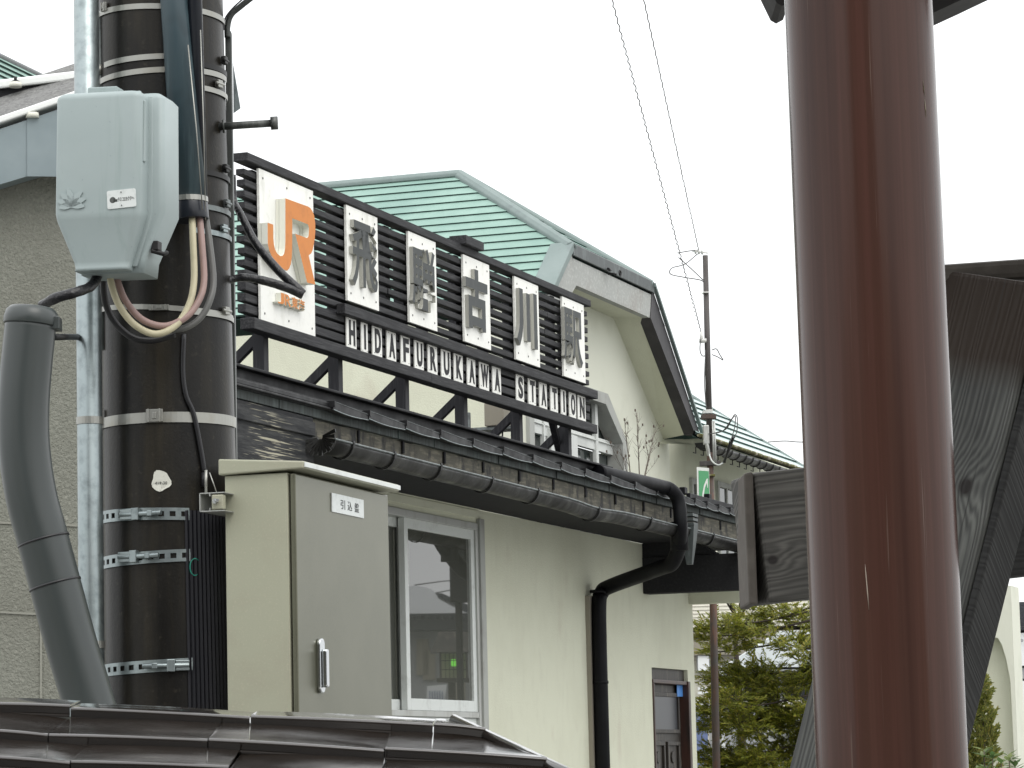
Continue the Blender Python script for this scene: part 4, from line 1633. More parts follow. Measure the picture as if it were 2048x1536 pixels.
mb = MB()
rg = []
for k in range(6):
    a = R(90 * k / 5)
    rg.append(ringj(HJ - .018 + .018 * math.sin(a), -WJ + .018 * (1 - math.cos(a)), WJ - .018 * (1 - math.cos(a)), -.09, .018 - .018 * (1 - math.cos(a)), .020))
rg = rg[::-1]
rg += [ringj(.30, -WJ, WJ, -.09, .018, .020), ringj(.135, -WJ, WJ, -.09, .018, .020), ringj(.118, -WJ + .004, WJ - .004, -.09, .016, .018),
       ringj(.022, -WJ + .036, WJ - .036, -.09, -.020, .014), ringj(.008, -WJ + .040, WJ - .040, -.09, -.018, .014), ringj(.0, -WJ + .040, WJ - .040, -.09, -.016, .012)]
mb.loft(rg, 0)
mb.build('cover', ['box_gray'], jbx)
mb = MB()
rg = [ringj(HJ + .002, -WJ + .03, WJ + .022, -.165, -.05, .014), ringj(HJ - .012, -WJ + .006, WJ + .036, -.165, -.045, .014), ringj(.14, -WJ + .004, WJ + .040, -.165, -.045, .014),
      ringj(.03, -WJ + .040, WJ - .010, -.165, -.055, .012), ringj(-.004, -WJ + .042, WJ - .014, -.165, -.055, .010)]
mb.loft(rg, 0)
mb.build('body', ['box_gray'], jbx)
mb = MB()
rg = [ringj(HJ - .006, -WJ - .002, WJ + .012, -.058, -.044, .006), ringj(.138, -WJ - .002, WJ + .014, -.058, -.044, .006), ringj(.01, -WJ + .036, WJ - .028, -.058, -.044, .006)]
mb.loft(rg, 0)
mb.build('flange', ['box_gray'], jbx, bevel=.002)
mb = MB()
mb.cbox(jl(-.012, -.07, HJ + .010), bx * .075, bo_ * .05, bz * .028)
mb.tube([jl(-.085, -.08, HJ + .004), jl(.075, -.08, HJ + .008)], .009, 10)
mb.build('hanger', ['box_gray'], jbx, bevel=.003)
mb = MB()
mb.cbox(jl(WJ + .001, -.012, .33), bo_ * .014, bx * .006, bz * .15)
mb.build('side_rib', ['box_gray'], jbx, bevel=.003)
mb = MB()
lp = jl(WJ + .012, -.075, .062)
mb.cbox(lp, bo_ * .030, bx * .016, bz * .022)
mb.tube([lp - bx * .01 + bo_ * .012 - bz * .012, lp + bx * .018 + bo_ * .0 - bz * .020, lp + bx * .022 - bo_ * .012 - bz * .014], .006, 8)
mb.build('latch', ['bolt_black'], jbx, bevel=.002)
# embossed fan emblem
mb = MB()
fc = jl(-WJ + .046, .0182, .150)
for k, (a0, ln) in enumerate(((172, .030), (145, .038), (118, .043), (91, .045), (64, .044), (37, .040), (10, .033))):
    pl, pr = [], []
    for j in range(8):
        t = j / 7
        bend = R(a0) + .35 * (t - .4) * (1 if a0 > 90 else -1)
        rad = ln * t
        w_ = .0078 * math.sin(math.pi * min(1, .10 + .84 * t)) + .0006
        ctr = fc + (bx * math.cos(bend) + bz * math.sin(bend)) * rad
        nr2 = -bx * math.sin(bend) + bz * math.cos(bend)
        pl.append(ctr + nr2 * w_)
        pr.append(ctr - nr2 * w_)
    mb.prism([p_ + bo_ * .0004 for p_ in pl + pr[::-1]], bo_ * .0030)
mb.build('embossed_fan', ['box_gray'], jbx)
mb = MB()
lc = jl(.030, .0182, .139)
lx = (bx + bz * .06).normalized()
lz_ = (bz - bx * .06).normalized()
mb.prism([lc + lx * x + lz_ * y for x, y in rrect(0, .072, 0, .044, .004, 4)], bo_ * .0025)
lo_ = mb.build('name_plate', ['plate_white'], jbx)
mb = MB()
add_text(mb, 'ラミコ2ヨクテヘ', lc + lx * .027 + lz_ * .016 + bo_ * .0026, lx, lz_, bo_, .041, .010, .0005, 0, 0, .02)
for x in (.036,):
    mb.disc(lc + lx * x + lz_ * .038 + bo_ * .0025, bo_, .0014)
    mb.disc(lc + lx * x + lz_ * .006 + bo_ * .0025, bo_, .0014)
mb.disc(lc + lx * .014 + lz_ * .021 + bo_ * .0025, bo_, .0075, 0, 14, .0006)
mb.cbox(lc + lx * .021 + lz_ * .019 + bo_ * .0028, lx * .010, bo_ * .0006, lz_ * .006)
mb.build('plate_lettering', ['bar_gray'], lo_)
# ------------------------------------------------ bent grey duct
dct = thing('bent_duct', 'fat dark grey plastic duct with bent top left of the utility pole', 'duct', on_y(180, 1400, 7.2))
Yd = 7.25
cl = [(62, 640), (52, 740), (47, 820), (49, 900), (62, 990), (86, 1080), (110, 1168), (140, 1280), (176, 1400), (196, 1470), (230, 1600)]
pth = smooth_path([on_y(x, y, Yd) for x, y in cl], 6)
mb = MB()
pb2 = pth[-1]
pth.append(V((pb2.x + .15, pb2.y, .3)))
mb.tube(pth, .0595, 30)
mb.build('tube', ['duct_gray'], dct)
for (x, y) in ((87, 1081), (110, 1169)):
    c0 = on_y(x, y, Yd)
    k = min(range(len(pth)), key=lambda i: (pth[i] - c0).length)
    t = (pth[k + 1] - pth[k - 1]).normalized()
    mb = MB()
    mb.tube([c0 - t * .0025, c0 + t * .0025], .0612, 30)
    mb.build('joint_ring', ['cable_black'], dct)
mb = MB()
t = (pth[0] - pth[1]).normalized()
a_ = t.orthogonal().normalized()
b__ = t.cross(a_)
c0 = pth[0]
mb.loft([[c0 + t * q_ + (a_ * math.cos(u) + b__ * math.sin(u)) * rr for u in [2 * math.pi * j / 30 for j in range(30)]] for q_, rr in ((-.012, .0605), (-.012, .0635), (.004, .0638), (.020, .060), (.030, .050), (.032, .02))], 0)
mb.cbox(on_y(112, 648, Yd - .0), V((.022, 0, 0)), V((0, .05, 0)), Z * .03)
mb.build('end_cap', ['duct_gray'], dct, bevel=.002)
mb = MB()
mb.tube([on_y(106, 674, Yd + .02), on_y(156, 674, Yc - .01)], .0078, 8)
mb.build('stay_bar', ['bolt_black'], dct)

# ================================================================== CABINET on the pole
psc = R(16.5)
Fc = V((math.sin(psc), math.cos(psc), 0))
Nc = Fc.cross(Z)
K0 = on_y(580, 1180, 7.60)


def cw(a, n_, z):
    return V((K0.x, K0.y, 0)) + Fc * a + Nc * n_ + Z * z


def c_on_door(px, py):
    return on_plane(px, py, K0, Nc)


def c_on_side(px, py):
    return on_plane(px, py, K0, Fc)


zc1 = c_on_side(575, 945).z
wl = (c_on_door(768, 1180) - V((K0.x, K0.y, c_on_door(768, 1180).z))).dot(Fc)
dl = (c_on_side(452, 1180) - V((K0.x, K0.y, c_on_side(452, 1180).z))).dot(Nc)
zc0 = zc1 - .80
cab = thing('electric_cabinet', 'beige metal electric cabinet with lid and chrome handle beside the utility pole', 'cabinet', cw(wl / 2, dl / 2, zc0))
mb = MB()
mb.hexa([cw(0, dl, zc0), cw(wl, dl, zc0), cw(wl, -.002, zc0), cw(0, -.002, zc0), cw(0, dl, zc1), cw(wl, dl, zc1), cw(wl, -.002, zc1), cw(0, -.002, zc1)])
mb.build('body', ['cabinet_paint'], cab, bevel=.003)
dth = .014
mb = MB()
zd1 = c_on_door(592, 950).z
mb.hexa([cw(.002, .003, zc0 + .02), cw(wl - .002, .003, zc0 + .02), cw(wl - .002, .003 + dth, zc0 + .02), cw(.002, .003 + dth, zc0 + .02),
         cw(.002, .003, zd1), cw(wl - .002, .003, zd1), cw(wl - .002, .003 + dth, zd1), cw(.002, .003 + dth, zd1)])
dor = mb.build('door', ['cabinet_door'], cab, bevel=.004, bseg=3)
dn0 = .003 + dth
hb, ht = c_on_door(622, 1387), c_on_door(622, 1277)
ha = (c_on_door(619, 1330) - V((K0.x, K0.y, c_on_door(619, 1330).z))).dot(Fc)
mb = MB()
prof = rrect(-.018, .018, 0, ht.z - hb.z, .015, 5)
mb.prism([cw(ha + .022 + x, dn0, hb.z + y) for x, y in prof], Nc * .010)
hd = mb.build('handle', ['chrome'], dor, bevel=.003)
mb = MB()
prof = rrect(-.010, .010, .014, (ht.z - hb.z) * .80, .006, 4)
mb.prism([cw(ha + .026 + x, dn0 + .010, hb.z + y) for x, y in prof], Nc * .012)
mb.build('lever', ['chrome'], hd, bevel=.003)
mb = MB()
la = (c_on_door(649, 1000) - V((K0.x, K0.y, c_on_door(649, 1000).z))).dot(Fc)
lb_ = (c_on_door(713, 1020) - V((K0.x, K0.y, c_on_door(713, 1020).z))).dot(Fc)
lz0, lz1_ = c_on_door(650, 1024).z, c_on_door(648, 986).z
mb.hexa([cw(la, dn0 + .0003, lz0), cw(lb_, dn0 + .0003, lz0), cw(lb_, dn0 + .003, lz0), cw(la, dn0 + .003, lz0), cw(la, dn0 + .0003, lz1_), cw(lb_, dn0 + .0003, lz1_), cw(lb_, dn0 + .003, lz1_), cw(la, dn0 + .003, lz1_)])
lpl = mb.build('name_plate', ['plate_white'], dor)
mb = MB()
wq = lb_ - la
for k, ch in enumerate('引込盤'):
    add_text(mb, ch, cw(la + wq * (.26 + .22 * k), dn0 + .0032, lz0 + (lz1_ - lz0) * .24), Fc, Z, Nc, wq * .14, (lz1_ - lz0) * .5, .0005, 0, 0, .012)
mb.build('plate_lettering', ['bar_gray'], lpl)
# lid: sloping sheet with a folded edge all round
mb = MB()
oh = .045
fr = .030
lidz = zc1 + .001
mb.hexa([cw(-.012, dl - .012, lidz), cw(wl + .012, dl - .012, lidz), cw(wl + .012, oh, lidz + .006), cw(-.012, oh, lidz + .006),
         cw(-.012, dl - .012, lidz + .040), cw(wl + .012, dl - .012, lidz + .040), cw(wl + .012, oh, lidz + .024), cw(-.012, oh, lidz + .024)])
mb.build('lid', ['cabinet_paint'], cab, bevel=.004)
mb = MB()
mb.hexa([cw(-.010, oh + .0005, lidz + .010), cw(wl + .010, oh + .0005, lidz + .010), cw(wl + .010, oh + .003, lidz + .010), cw(-.010, oh + .003, lidz + .010),
         cw(-.010, oh + .0005, lidz + .0215), cw(wl + .010, oh + .0005, lidz + .0215), cw(wl + .010, oh + .003, lidz + .0215), cw(-.010, oh + .003, lidz + .0215)])
mb.build('lid_trim', ['alu_white'], cab)
# channel that carries the cabinet: open lipped section with clamp and bolt
mb = MB()
cp = c_on_side(401, 985)
pw_, ph = .065, .046
cO = on_y(399, 1024, 7.60)
tt = .0022
Nx = -Nc
for (x, z, w, h) in ((0, 0, tt, ph), (0, ph - tt, pw_, tt), (0, 0, pw_, tt), (.026, ph - .009, tt, .007), (.026, .002, tt, .007)):
    mb.box(cO + Nc * x + Z * z, Nc * w, Fc * .45, Z * h)
mb.build('mounting_channel', ['alu'], cab)
mb = MB()
mb.box(cO + Nc * .032 + Z * .004 + Fc * -.002, Nc * .03, Fc * .02, Z * .036)
mb.build('clamp', ['cabinet_paint'], cab, bevel=.003)
mb = MB()
bc = cO + Nc * .044 + Z * .024 - Fc * .003
mb.tube([bc, bc - Fc * .008], .007, 6)
mb.tube([bc, bc - Fc * .02 + Nc * .012], .0042, 10)
mb.build('clamp_bolt', ['chrome'], cab)
mb = MB()
mb.tube([on_y(419, 945, 7.6), on_y(436, 992, 7.6)], .0014, 6)
mb.tube([on_y(412, 940, 7.61), on_y(412, 986, 7.61)], .0035, 8)
mb.build('hook_wire', ['steel_band'], cab)

# ================================================================== GREY HOUSE on the left
hs = thing('stucco_house', 'grey rough stucco house with corrugated roof behind the utility pole', 'house', on_y(20, 1500, 11.6))
hs.location.z = 0
Yh = 11.0
hn = V((.18, -1, 0)).normalized()
hp0 = on_y(60, 1000, Yh)
hx = Z.cross(hn) * -1
hx = V((-hn.y, hn.x, 0))
hx = hx if hx.x > 0 else -hx


def oh_(px, py, off=0.0):
    return on_plane(px, py, hp0 + hn * off, hn)


mb = MB()
zt_l, zt_r = oh_(-60, 380).z, oh_(330, 262).z
p0, p1 = oh_(-820, 1000), oh_(300, 1000)
p0.z, p1.z = 0, 0
a, b_ = V((p0.x, p0.y, oh_(-820, 602).z)), V((p1.x, p1.y, oh_(300, 266).z))
mb.prism([p0, p1, b_, a], -hn * 3.0)
hw = mb.build('wall', ['stucco'], hs)
for (x0, y0, x1, y1) in ((-60, 1221, 205, 1235), (-60, 1043, 205, 1053), (82, 1236, 82, 1440)):
    mb = MB()
    a, b_ = oh_(x0, y0, .001), oh_(x1, y1, .001)
    t = (b_ - a).normalized()
    s_ = t.cross(hn)
    mb.box(a - s_ * .004, b_ - a, s_ * .008, hn * .004)
    mb.build('joint', ['joint'], hw)
mb = MB()
f0, f1 = oh_(-900, 561.8, .12), oh_(320, 150, .12)
g0, g1 = oh_(-900, 641, .12), oh_(320, 272, .12)
mb.prism([g0, g1, f1, f0], -hn * .10)
mb.build('fascia', ['fascia_blue'], hs)
for k, x in enumerate((54,)):
    mb = MB()
    a, b_ = oh_(x, 236, .121), oh_(x, 353, .121)
    mb.box(a, hx * .30, hn * .004, b_ - a)
    mb.build('fascia_lap', ['fascia_blue'], hs)
mb = MB()
t0, t1 = oh_(-900, 552.8, .13), oh_(320, 138, .13)
u = (t1 - t0)
mb.box(t0 - hn * .10, u, hn * .11, Z * .024)
trim = mb.build('edge_trim', ['trim_white'], hs, bevel=.005)
# corrugated sheet roof rising behind the fascia, upper white flashing
hp_l = oh_(-80, 274, .10)
rl = on_plane(-80, 182, hp_l - hn * 1.2, hn)
rr_ = on_plane(320, 138, hp_l - hn * 1.2, hn)
rp = [oh_(-80, 276, .08), oh_(320, 140, .08), rr_, rl]
mb = MB()
nu, nv = 180, 20
r0 = t0 - hn * .02 - Z * .0
e1 = (t1 - t0)
upv = (on_plane(60, 168, hp_l - hn * 1.15, hn) - oh_(60, 232, .10))
gridv = []
for i in range(nv + 1):
    row = []
    for j in range(nu + 1):
        p = r0 + e1 * (j / nu) + upv * (i / nv)
        row.append(mb.vert(p + Z * (.017 * math.sin(2 * math.pi * (i / nv * 3.4)) + .005)))
    gridv.append(row)
for i in range(nv):
    for j in range(nu):
        mb.face([gridv[i][j], gridv[i][j + 1], gridv[i + 1][j + 1], gridv[i + 1][j]], 0, True)
mb.build('corrugated_roof', ['slate_sheet'], hs)
mb = MB()
Yq = 11.6
ua, ub = on_y(-80, 178, Yq), on_y(175, 149, Yq)
ua = ua + (ua - ub) * 3.2
mb.box(ua - V((0, .0, .015)), ub - ua, V((0, .35, .05)), Z * .034)
mb.build('ridge_flashing', ['trim_white'], hs, bevel=.008)
mb = MB()
mb.box(ua - V((0, -.02, .06)), ub - ua, V((0, .3, .02)), Z * .045)
mb.box(ua + V((0, .33, -2.2)), ub - ua, V((0, .06, 0)), Z * 2.2)
mb.build('ridge_filler', ['soffit_dark'], hs)
for (x, y, Yk) in ((31, 168, 11.58), (65, 229, 10.88)):
    c0 = on_y(x, y, Yk)
    mb = MB()
    mb.tube([c0 - Z * .012, c0 + Z * .006], [.024, .022], 14, 1)
    mb.tube([c0 + Z * .004, c0 + Z * .014], [.022, .010], 14)
    mb.tube([c0 + Z * .012, c0 + Z * .028], .006, 8)
    mb.build('roof_bolt', ['bolt_black', 'sign_edge'], hs)

# ================================================================== NEAR METAL ROOF (bottom left)
nr = thing('tiled_metal_roof', 'wet dark brown stepped metal roof across the lower left foreground', 'roof', on_y(400, 1536, 5.8))
nr.location.z = 0
TL, TR = on_y(-60, 1394, 6.0), on_y(908, 1443, 6.0)
BL = on_y(-60, 1640, 5.05)
npl = (TR - TL).cross(BL - TL).normalized()
BR = on_plane(1310, 1640, TL, npl)
dwn = npl.cross((TR - TL).normalized())
dwn = dwn if dwn.z < 0 else -dwn
mb = MB()
ts = [0, .135, .375, .62, .86, 1.0]
hh = .019
t0 = min(p.dot(dwn) for p in (TL, TR, BR, BL))
t1 = max(p.dot(dwn) for p in (TL, TR, BR, BL))
poly = [TL, TR, BR, BL]
nrm = npl if npl.z > 0 else -npl
rj = random.Random(5)
along = (TR - TL).normalized()
for a, b_ in zip(ts[:-1], ts[1:]):
    ta, tb = t0 + (t1 - t0) * a, t0 + (t1 - t0) * b_
    q = clip(clip(poly, dwn * ta, dwn), dwn * tb, -dwn)
    if len(q) < 3:
        continue
    # split every course into separate sheets along its length
    u0, u1 = min(p.dot(along) for p in q), max(p.dot(along) for p in q)
    edges = [u0]
    u = u0 + rj.uniform(.1, .28)
    while u < u1 - .08:
        edges.append(u)
        u += rj.uniform(.26, .36)
    edges.append(u1)
    for e0, e1_ in zip(edges[:-1], edges[1:]):
        qq = clip(clip(q, along * e0, along), along * (e1_ - .002), -along)
        if len(qq) < 3:
            continue
        dz = rj.uniform(-.0015, .002)
        tw = rj.uniform(-.006, .006)
        NX, NY = 14, 6
        # gently dished sheet
        rows = []
        for iy in range(NY + 1):
            tt_ = ta + (tb - ta) * iy / NY
            seg_ = [p for p in qq]
            # extent at this height
            xs_ = []
            for k in range(len(qq)):
                p, r_ = qq[k], qq[(k + 1) % len(qq)]
                dp, dr2 = p.dot(dwn) - tt_, r_.dot(dwn) - tt_
                if abs(dp) < 1e-6:
                    xs_.append(p)
                if dp * dr2 < -1e-14:
                    xs_.append(p + (r_ - p) * (dp / (dp - dr2)))
            if len(xs_) < 2:
                continue
            xa = min(xs_, key=lambda p: p.dot(along))
            xb = max(xs_, key=lambda p: p.dot(along))
            row = []
            for ix in range(NX + 1):
                p = xa + (xb - xa) * ix / NX
                f = iy / NY
                lift = hh * f + dz + tw * (ix / NX - .5) + .0025 * math.sin(math.pi * ix / NX) * (1 - f * .5) - .003 * math.sin(math.pi * f)
                row.append(p + nrm * lift)
            rows.append(row)
        vv = [[mb.vert(p) for p in row] for row in rows]
        for iy in range(len(vv) - 1):
            for ix in range(NX):
                mb.face([vv[iy][ix], vv[iy][ix + 1], vv[iy + 1][ix + 1], vv[iy + 1][ix]], 0, True)
        if len(rows) > 1:
            last = rows[-1]
            # rolled nose and riser
            prof = [(0, 0), (.0035, -.0008), (.0058, -.003), (.0062, -.006), (.001, -.019), (.004, -.021), (.0035, -.024)]
            pr = [[mb.vert(p + dwn * x + nrm * z) for x, z in prof] for p in last]
            for ix in range(NX):
                for k in range(len(prof) - 1):
                    mb.face([pr[ix][k], pr[ix + 1][k], pr[ix + 1][k + 1], pr[ix][k + 1]], 0, k < 3)
            for ee in (0, NX):
                mb.face([pr[ee][0], pr[ee][3], mb.vert(rows[0][ee])], 0)
mb.poly([p - nrm * .012 for p in poly], 0)
mb.build('metal_sheets', ['wet_roof'], nr)
# hip cap down the right edge, far slope, walls below
mb = MB()
far_ = TR + V((0, 1.6, -.55))
farb = BR + V((1.2, 1.6, -.4))
mb.poly([TR - nrm * .012, BR - nrm * .012, farb])
mb.poly([TL - nrm * .012, TR - nrm * .012, farb, TL + V((0, 2.2, -.6))])
mb.build('back_slope', ['wet_roof'], nr)
mb = MB()
hd_ = (BR - TR).normalized()
mb.tube([TR + Z * .004 + hd_ * .0, BR + Z * .01], .010, 10)
mb.build('hip_cap', ['wet_roof'], nr)
mb = MB()
for p in (on_y(-40, 1536, 5.5), on_y(900, 1536, 5.5)):
    mb.box(V((p.x, 5.5, 0)), V((.1, 0, 0)), V((0, .1, 0)), Z * 1.30)
mb.build('support_post', ['shelter_timber'], nr)

# ================================================================== BROWN STEEL POST, braces (right foreground)
sh = thing('steel_post', 'glossy brown painted round steel post standing close on the right', 'post', on_y(1790, 1560, 3.4))
sh.location.z = 0
Yk = 3.4
pt_ = (on_y(1567, -10, Yk) + on_y(1864.5, -10, Yk)) / 2
pb_ = (on_y(1633, 1540, Yk) + on_y(1936, 1540, Yk)) / 2
r0 = (on_y(1864.5, -10, Yk) - on_y(1567, -10, Yk)).length / 2
r1 = (on_y(1936, 1540, Yk) - on_y(1633, 1540, Yk)).length / 2
ax_ = (pt_ - pb_) / (pt_.z - pb_.z)
mb = MB()
zz_ = [0, .6, 1.2, pb_.z, 1.8, 2.1, pt_.z, 2.7, 3.0]
mb.loft([[pb_ + ax_ * (z - pb_.z) + V((math.cos(t), math.sin(t), 0)) * r1 for t in [2 * math.pi * j / 96 for j in range(96)]] for z in zz_], 0)
mb.build('shaft', ['brown_paint'], sh)
mb = MB()


def post_pt(px, py, off=.0004):
    r = ray(px, py)
    z = on_y(px, py, Yk).z
    for _ in range(4):
        c = pb_ + ax_ * (z - pb_.z)
        rr = r1 + off
        ox, oy = CAM.x - c.x, CAM.y - c.y
        a = r.x ** 2 + r.y ** 2
        b_ = 2 * (ox * r.x + oy * r.y)
        cc = ox * ox + oy * oy - rr * rr
        t = (-b_ - math.sqrt(max(b_ * b_ - 4 * a * cc, 0))) / (2 * a)
        p = CAM + r * t
        z = p.z
    return p


mb.tube([post_pt(x, y) for x, y in ((1730, 1128), (1732, 1150), (1735, 1185), (1738, 1220))], [.0001, .0005, .0006, .0001], 6)
mb.build('paint_scratch', ['scratch'], sh)
mb = MB()
mb.tube([post_pt(x, y) for x, y in ((1846, 160), (1848, 180), (1850, 192))], [.0001, .0004, .0001], 6)
mb.tube([post_pt(x, y) for x, y in ((1849.5, 198), (1851, 215), (1852, 235))], [.0001, .0004, .0001], 6)
mb.build('yellow_scratch', ['moss'], sh)
# timber knee braces of the shelter overhead
ovh = thing('shelter_canopy', 'dark timber shelter canopy overhead whose braces show at the top right', 'canopy', on_y(1720, 0, 3.8))
Yv = 3.75
mb = MB()
mb.prism([on_y(1566, 40, Yv), on_y(1552, 47.5, Yv), on_y(1541, 41, Yv), on_y(1356, -340, Yv), on_y(1460, -340, Yv), on_y(1566, -120, Yv)], V((0, -.09, 0)))
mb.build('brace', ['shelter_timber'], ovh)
mb = MB()
mb.prism([on_y(1800, 58, Yv), on_y(1860, 28.5, Yv), on_y(1935, -6, Yv), on_y(2080, -75, Yv), on_y(2400, -330, Yv), on_y(2150, -330, Yv), on_y(1800, -60, Yv)], V((0, .09, 0)))
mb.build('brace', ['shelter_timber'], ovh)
mb = MB()
zc = on_y(1700, -330, Yv).z
mb.box(V((pt_.x - .45, 3.3, zc)), V((1.6, 0, 0)), V((0, .9, 0)), Z * .12)
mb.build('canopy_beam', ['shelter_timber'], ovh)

# ================================================================== WEATHERED TIMBER FRAME
fr_ = thing('timber_frame', 'weathered grey timber frame with leaning plank and crossbeam behind the brown post', 'timber frame', on_y(1750, 1560, 4.3))
fr_.location.z = 0
Yt = 4.25


def local_box(name, o, ex, ey, ez, sx_, sy_, sz_, mats, parent, bevel=.004, taper=None):
    """box sx*sy*sz built in its own axes so that the grain follows the piece"""
    mb = MB()
    x1 = sx_
    top = taper or (0, sx_)
    mb.hexa([V((0, 0, 0)), V((sx_, 0, 0)), V((sx_, sy_, 0)), V((0, sy_, 0)), V((top[0], 0, sz_)), V((top[1], 0, sz_)), V((top[1], sy_, sz_)), V((top[0], sy_, sz_))])
    M = Matrix((ex, ey, ez)).transposed().to_4x4()
    M.translation = o
    return mb.build(name, mats, parent, bevel=bevel, M=M)


# leaning plank: left edge and right edge of the front face
lt, lb2 = on_y(1832, 530, Yt), on_y(1556, 1612, Yt)
rt2, rb2 = on_y(2117, 560, Yt), on_y(1838, 1530, Yt)
ez = (lt - lb2).normalized()
ey = V((.70, 1, 0))
ey = (ey - ez * ey.dot(ez)).normalized()
ex = ey.cross(ez).normalized()
dpl = .085
L = (lt - lb2).length
ext = (lb2.z) / ez.z
wpl = (on_plane(1930, 1210, lb2, ey) - lb2).dot(ex)
lt = on_plane(1832, 530, lb2, ey)
ez = (lt - lb2).normalized()
ex = ey.cross(ez).normalized()
wpl = (on_plane(1930, 1210, lb2, ey) - lb2).dot(ex)
local_box('leaning_plank', lb2, ex, ey, ez, wpl, dpl, L, ['post_grain'], fr_, .007)
local_box('side_shade_strip', lb2 + ex * (wpl + .001) + ey * .004, ex, ey, ez, .012, dpl - .004, L, ['dark_grain'], fr_, .003)  # added dark strip standing for the shade on the plank's right side
o2 = lb2 - ez * ext
local_box('plank_foot', o2, ex, ey, ez, wpl, dpl, ext - .002, ['brace_grain'], fr_)
# cap board over the plank
ca, cb2 = on_y(1820, 532, Yt - .03), on_y(2160, 508, Yt - .03)
exc = (cb2 - ca).normalized()
eyc = V((0, 1, 0))
eyc = (eyc - exc * eyc.dot(exc)).normalized()
ezc = exc.cross(eyc)
hc = (on_y(1900, 529, Yt - .03) - on_y(1900, 569, Yt - .03)).length
local_box('cap_board', ca - ezc * hc, exc, eyc, ezc, (cb2 - ca).length, .16, hc, ['end_grain'], fr_, .008)
# crossbeam with end strip
ba, bb = on_y(1506, 945, Yt - .05), on_y(1508, 1207, Yt - .05)
bc_ = on_y(1650, 930, Yt - .03)
exb = (bc_ - ba).normalized()
ezb = (ba - bb).normalized()
ezb = (ezb - exb * ezb.dot(exb)).normalized()
eyb = ezb.cross(exb)
Lb, Hb = 1.2, (ba - bb).length
local_box('crossbeam', ba - ezb * Hb, exb, eyb, ezb, .24, .12, Hb, ['beam_grain'], fr_, .005)
mid_o = ba - ezb * Hb + exb * .242 + eyb * .12
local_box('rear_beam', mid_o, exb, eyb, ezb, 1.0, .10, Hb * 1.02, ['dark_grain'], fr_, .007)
mb = MB()
ea, eb = on_y(1487, 947, Yt - .055), on_y(1498, 1208, Yt - .055)
mb.prism([ea, eb, on_y(1516, 1209, Yt - .055), on_y(1506, 943, Yt - .055)], V((-.003, .135, 0)))
mb.build('beam_end', ['end_grain'], fr_, bevel=.003)

# ================================================================== THIN POLE with fittings and wires
YT = 26.0
tp = thing('service_pole', 'thin rusty service pole rising in front of the far station wing', 'pole', on_y(1431, 1560, YT))
tp.location.z = 0
pA, pB = on_y(1410.5, 511, YT), on_y(1420, 905, YT)
pC = on_y(1431, 1440, YT)
pD = pC + (pC - pB) * (pC.z / (pB.z - pC.z))
mb = MB()
mb.tube([pB, pA], [.0265, .0225], 14)
mb.build('upper_tube', ['gray_pole'], tp)
mb = MB()
mb.tube([pD, pC, pB - (pA - pB).normalized() * .0], [.034, .032, .027], 14)
mb.build('lower_tube', ['rust_pole'], tp)
for (x, y, w, h, m_) in ((1417, 834, 30, 9, 'rust_pole'), (1415, 825, 20, 6, 'alu_white'), (1420, 927, 42, 9, 'gray_pole'), (1411, 586, 13, 2.5, 'porcelain'), (1424, 951, 12, 4, 'moss'), (1418, 822, 15, 4, 'porcelain')):
    c0 = on_y(x, y, YT)
    k_ = YT / FPX
    mb = MB()
    mb.cbox(c0, V((w * k_, 0, 0)), V((0, .09, 0)), Z * h * k_)
    mb.build('clamp', [m_], tp, bevel=.004)
mb = MB()
mb.cbox(on_y(1412, 870, YT - .08), V((.05, 0, 0)), V((0, .07, 0)), Z * .16)
mb.tube([on_y(1413, 860, YT - .1), on_y(1414, 890, YT - .1), on_y(1418, 912, YT - .1)], .016, 10)
mb.build('meter_pod', ['alu'], tp, bevel=.008)
for x in (1425, 1428.5):
    mb = MB()
    mb.tube([on_y(x, 842, YT - .05), on_y(x + 3, 925, YT - .05)], .008, 8)
    mb.build('conduit', ['alu'], tp)
mb = MB()
c0 = on_y(1399, 504, YT - .02)
for k in range(3):
    mb.tube([c0 + V((.03 - k * .028, 0, .002 * k)), c0 + V((.014 - k * .028, 0, .002 * k))], .022 - .003 * (k == 2), 12)
mb.tube([c0 + V((-.06, 0, .01)), c0 + V((.07, 0, -.01))], .006, 8)
mb.build('insulator', ['porcelain'], tp)
mb = MB()
c0 = on_y(1403, 674, YT - .03)
mb.tube([c0 + Z * .05, c0 - Z * .05], [.008, .02], 10)
mb.tube([c0 - V((.02, 0, .03)), c0 + V((.04, 0, -.03))], .018, 10)
mb.build('insulator', ['porcelain'], tp)


def wire(pts, r, seg=5, n=8):
    m_ = MB()
    m_.tube(smooth_path([on_y(*p) for p in pts], n), r, seg)
    return m_


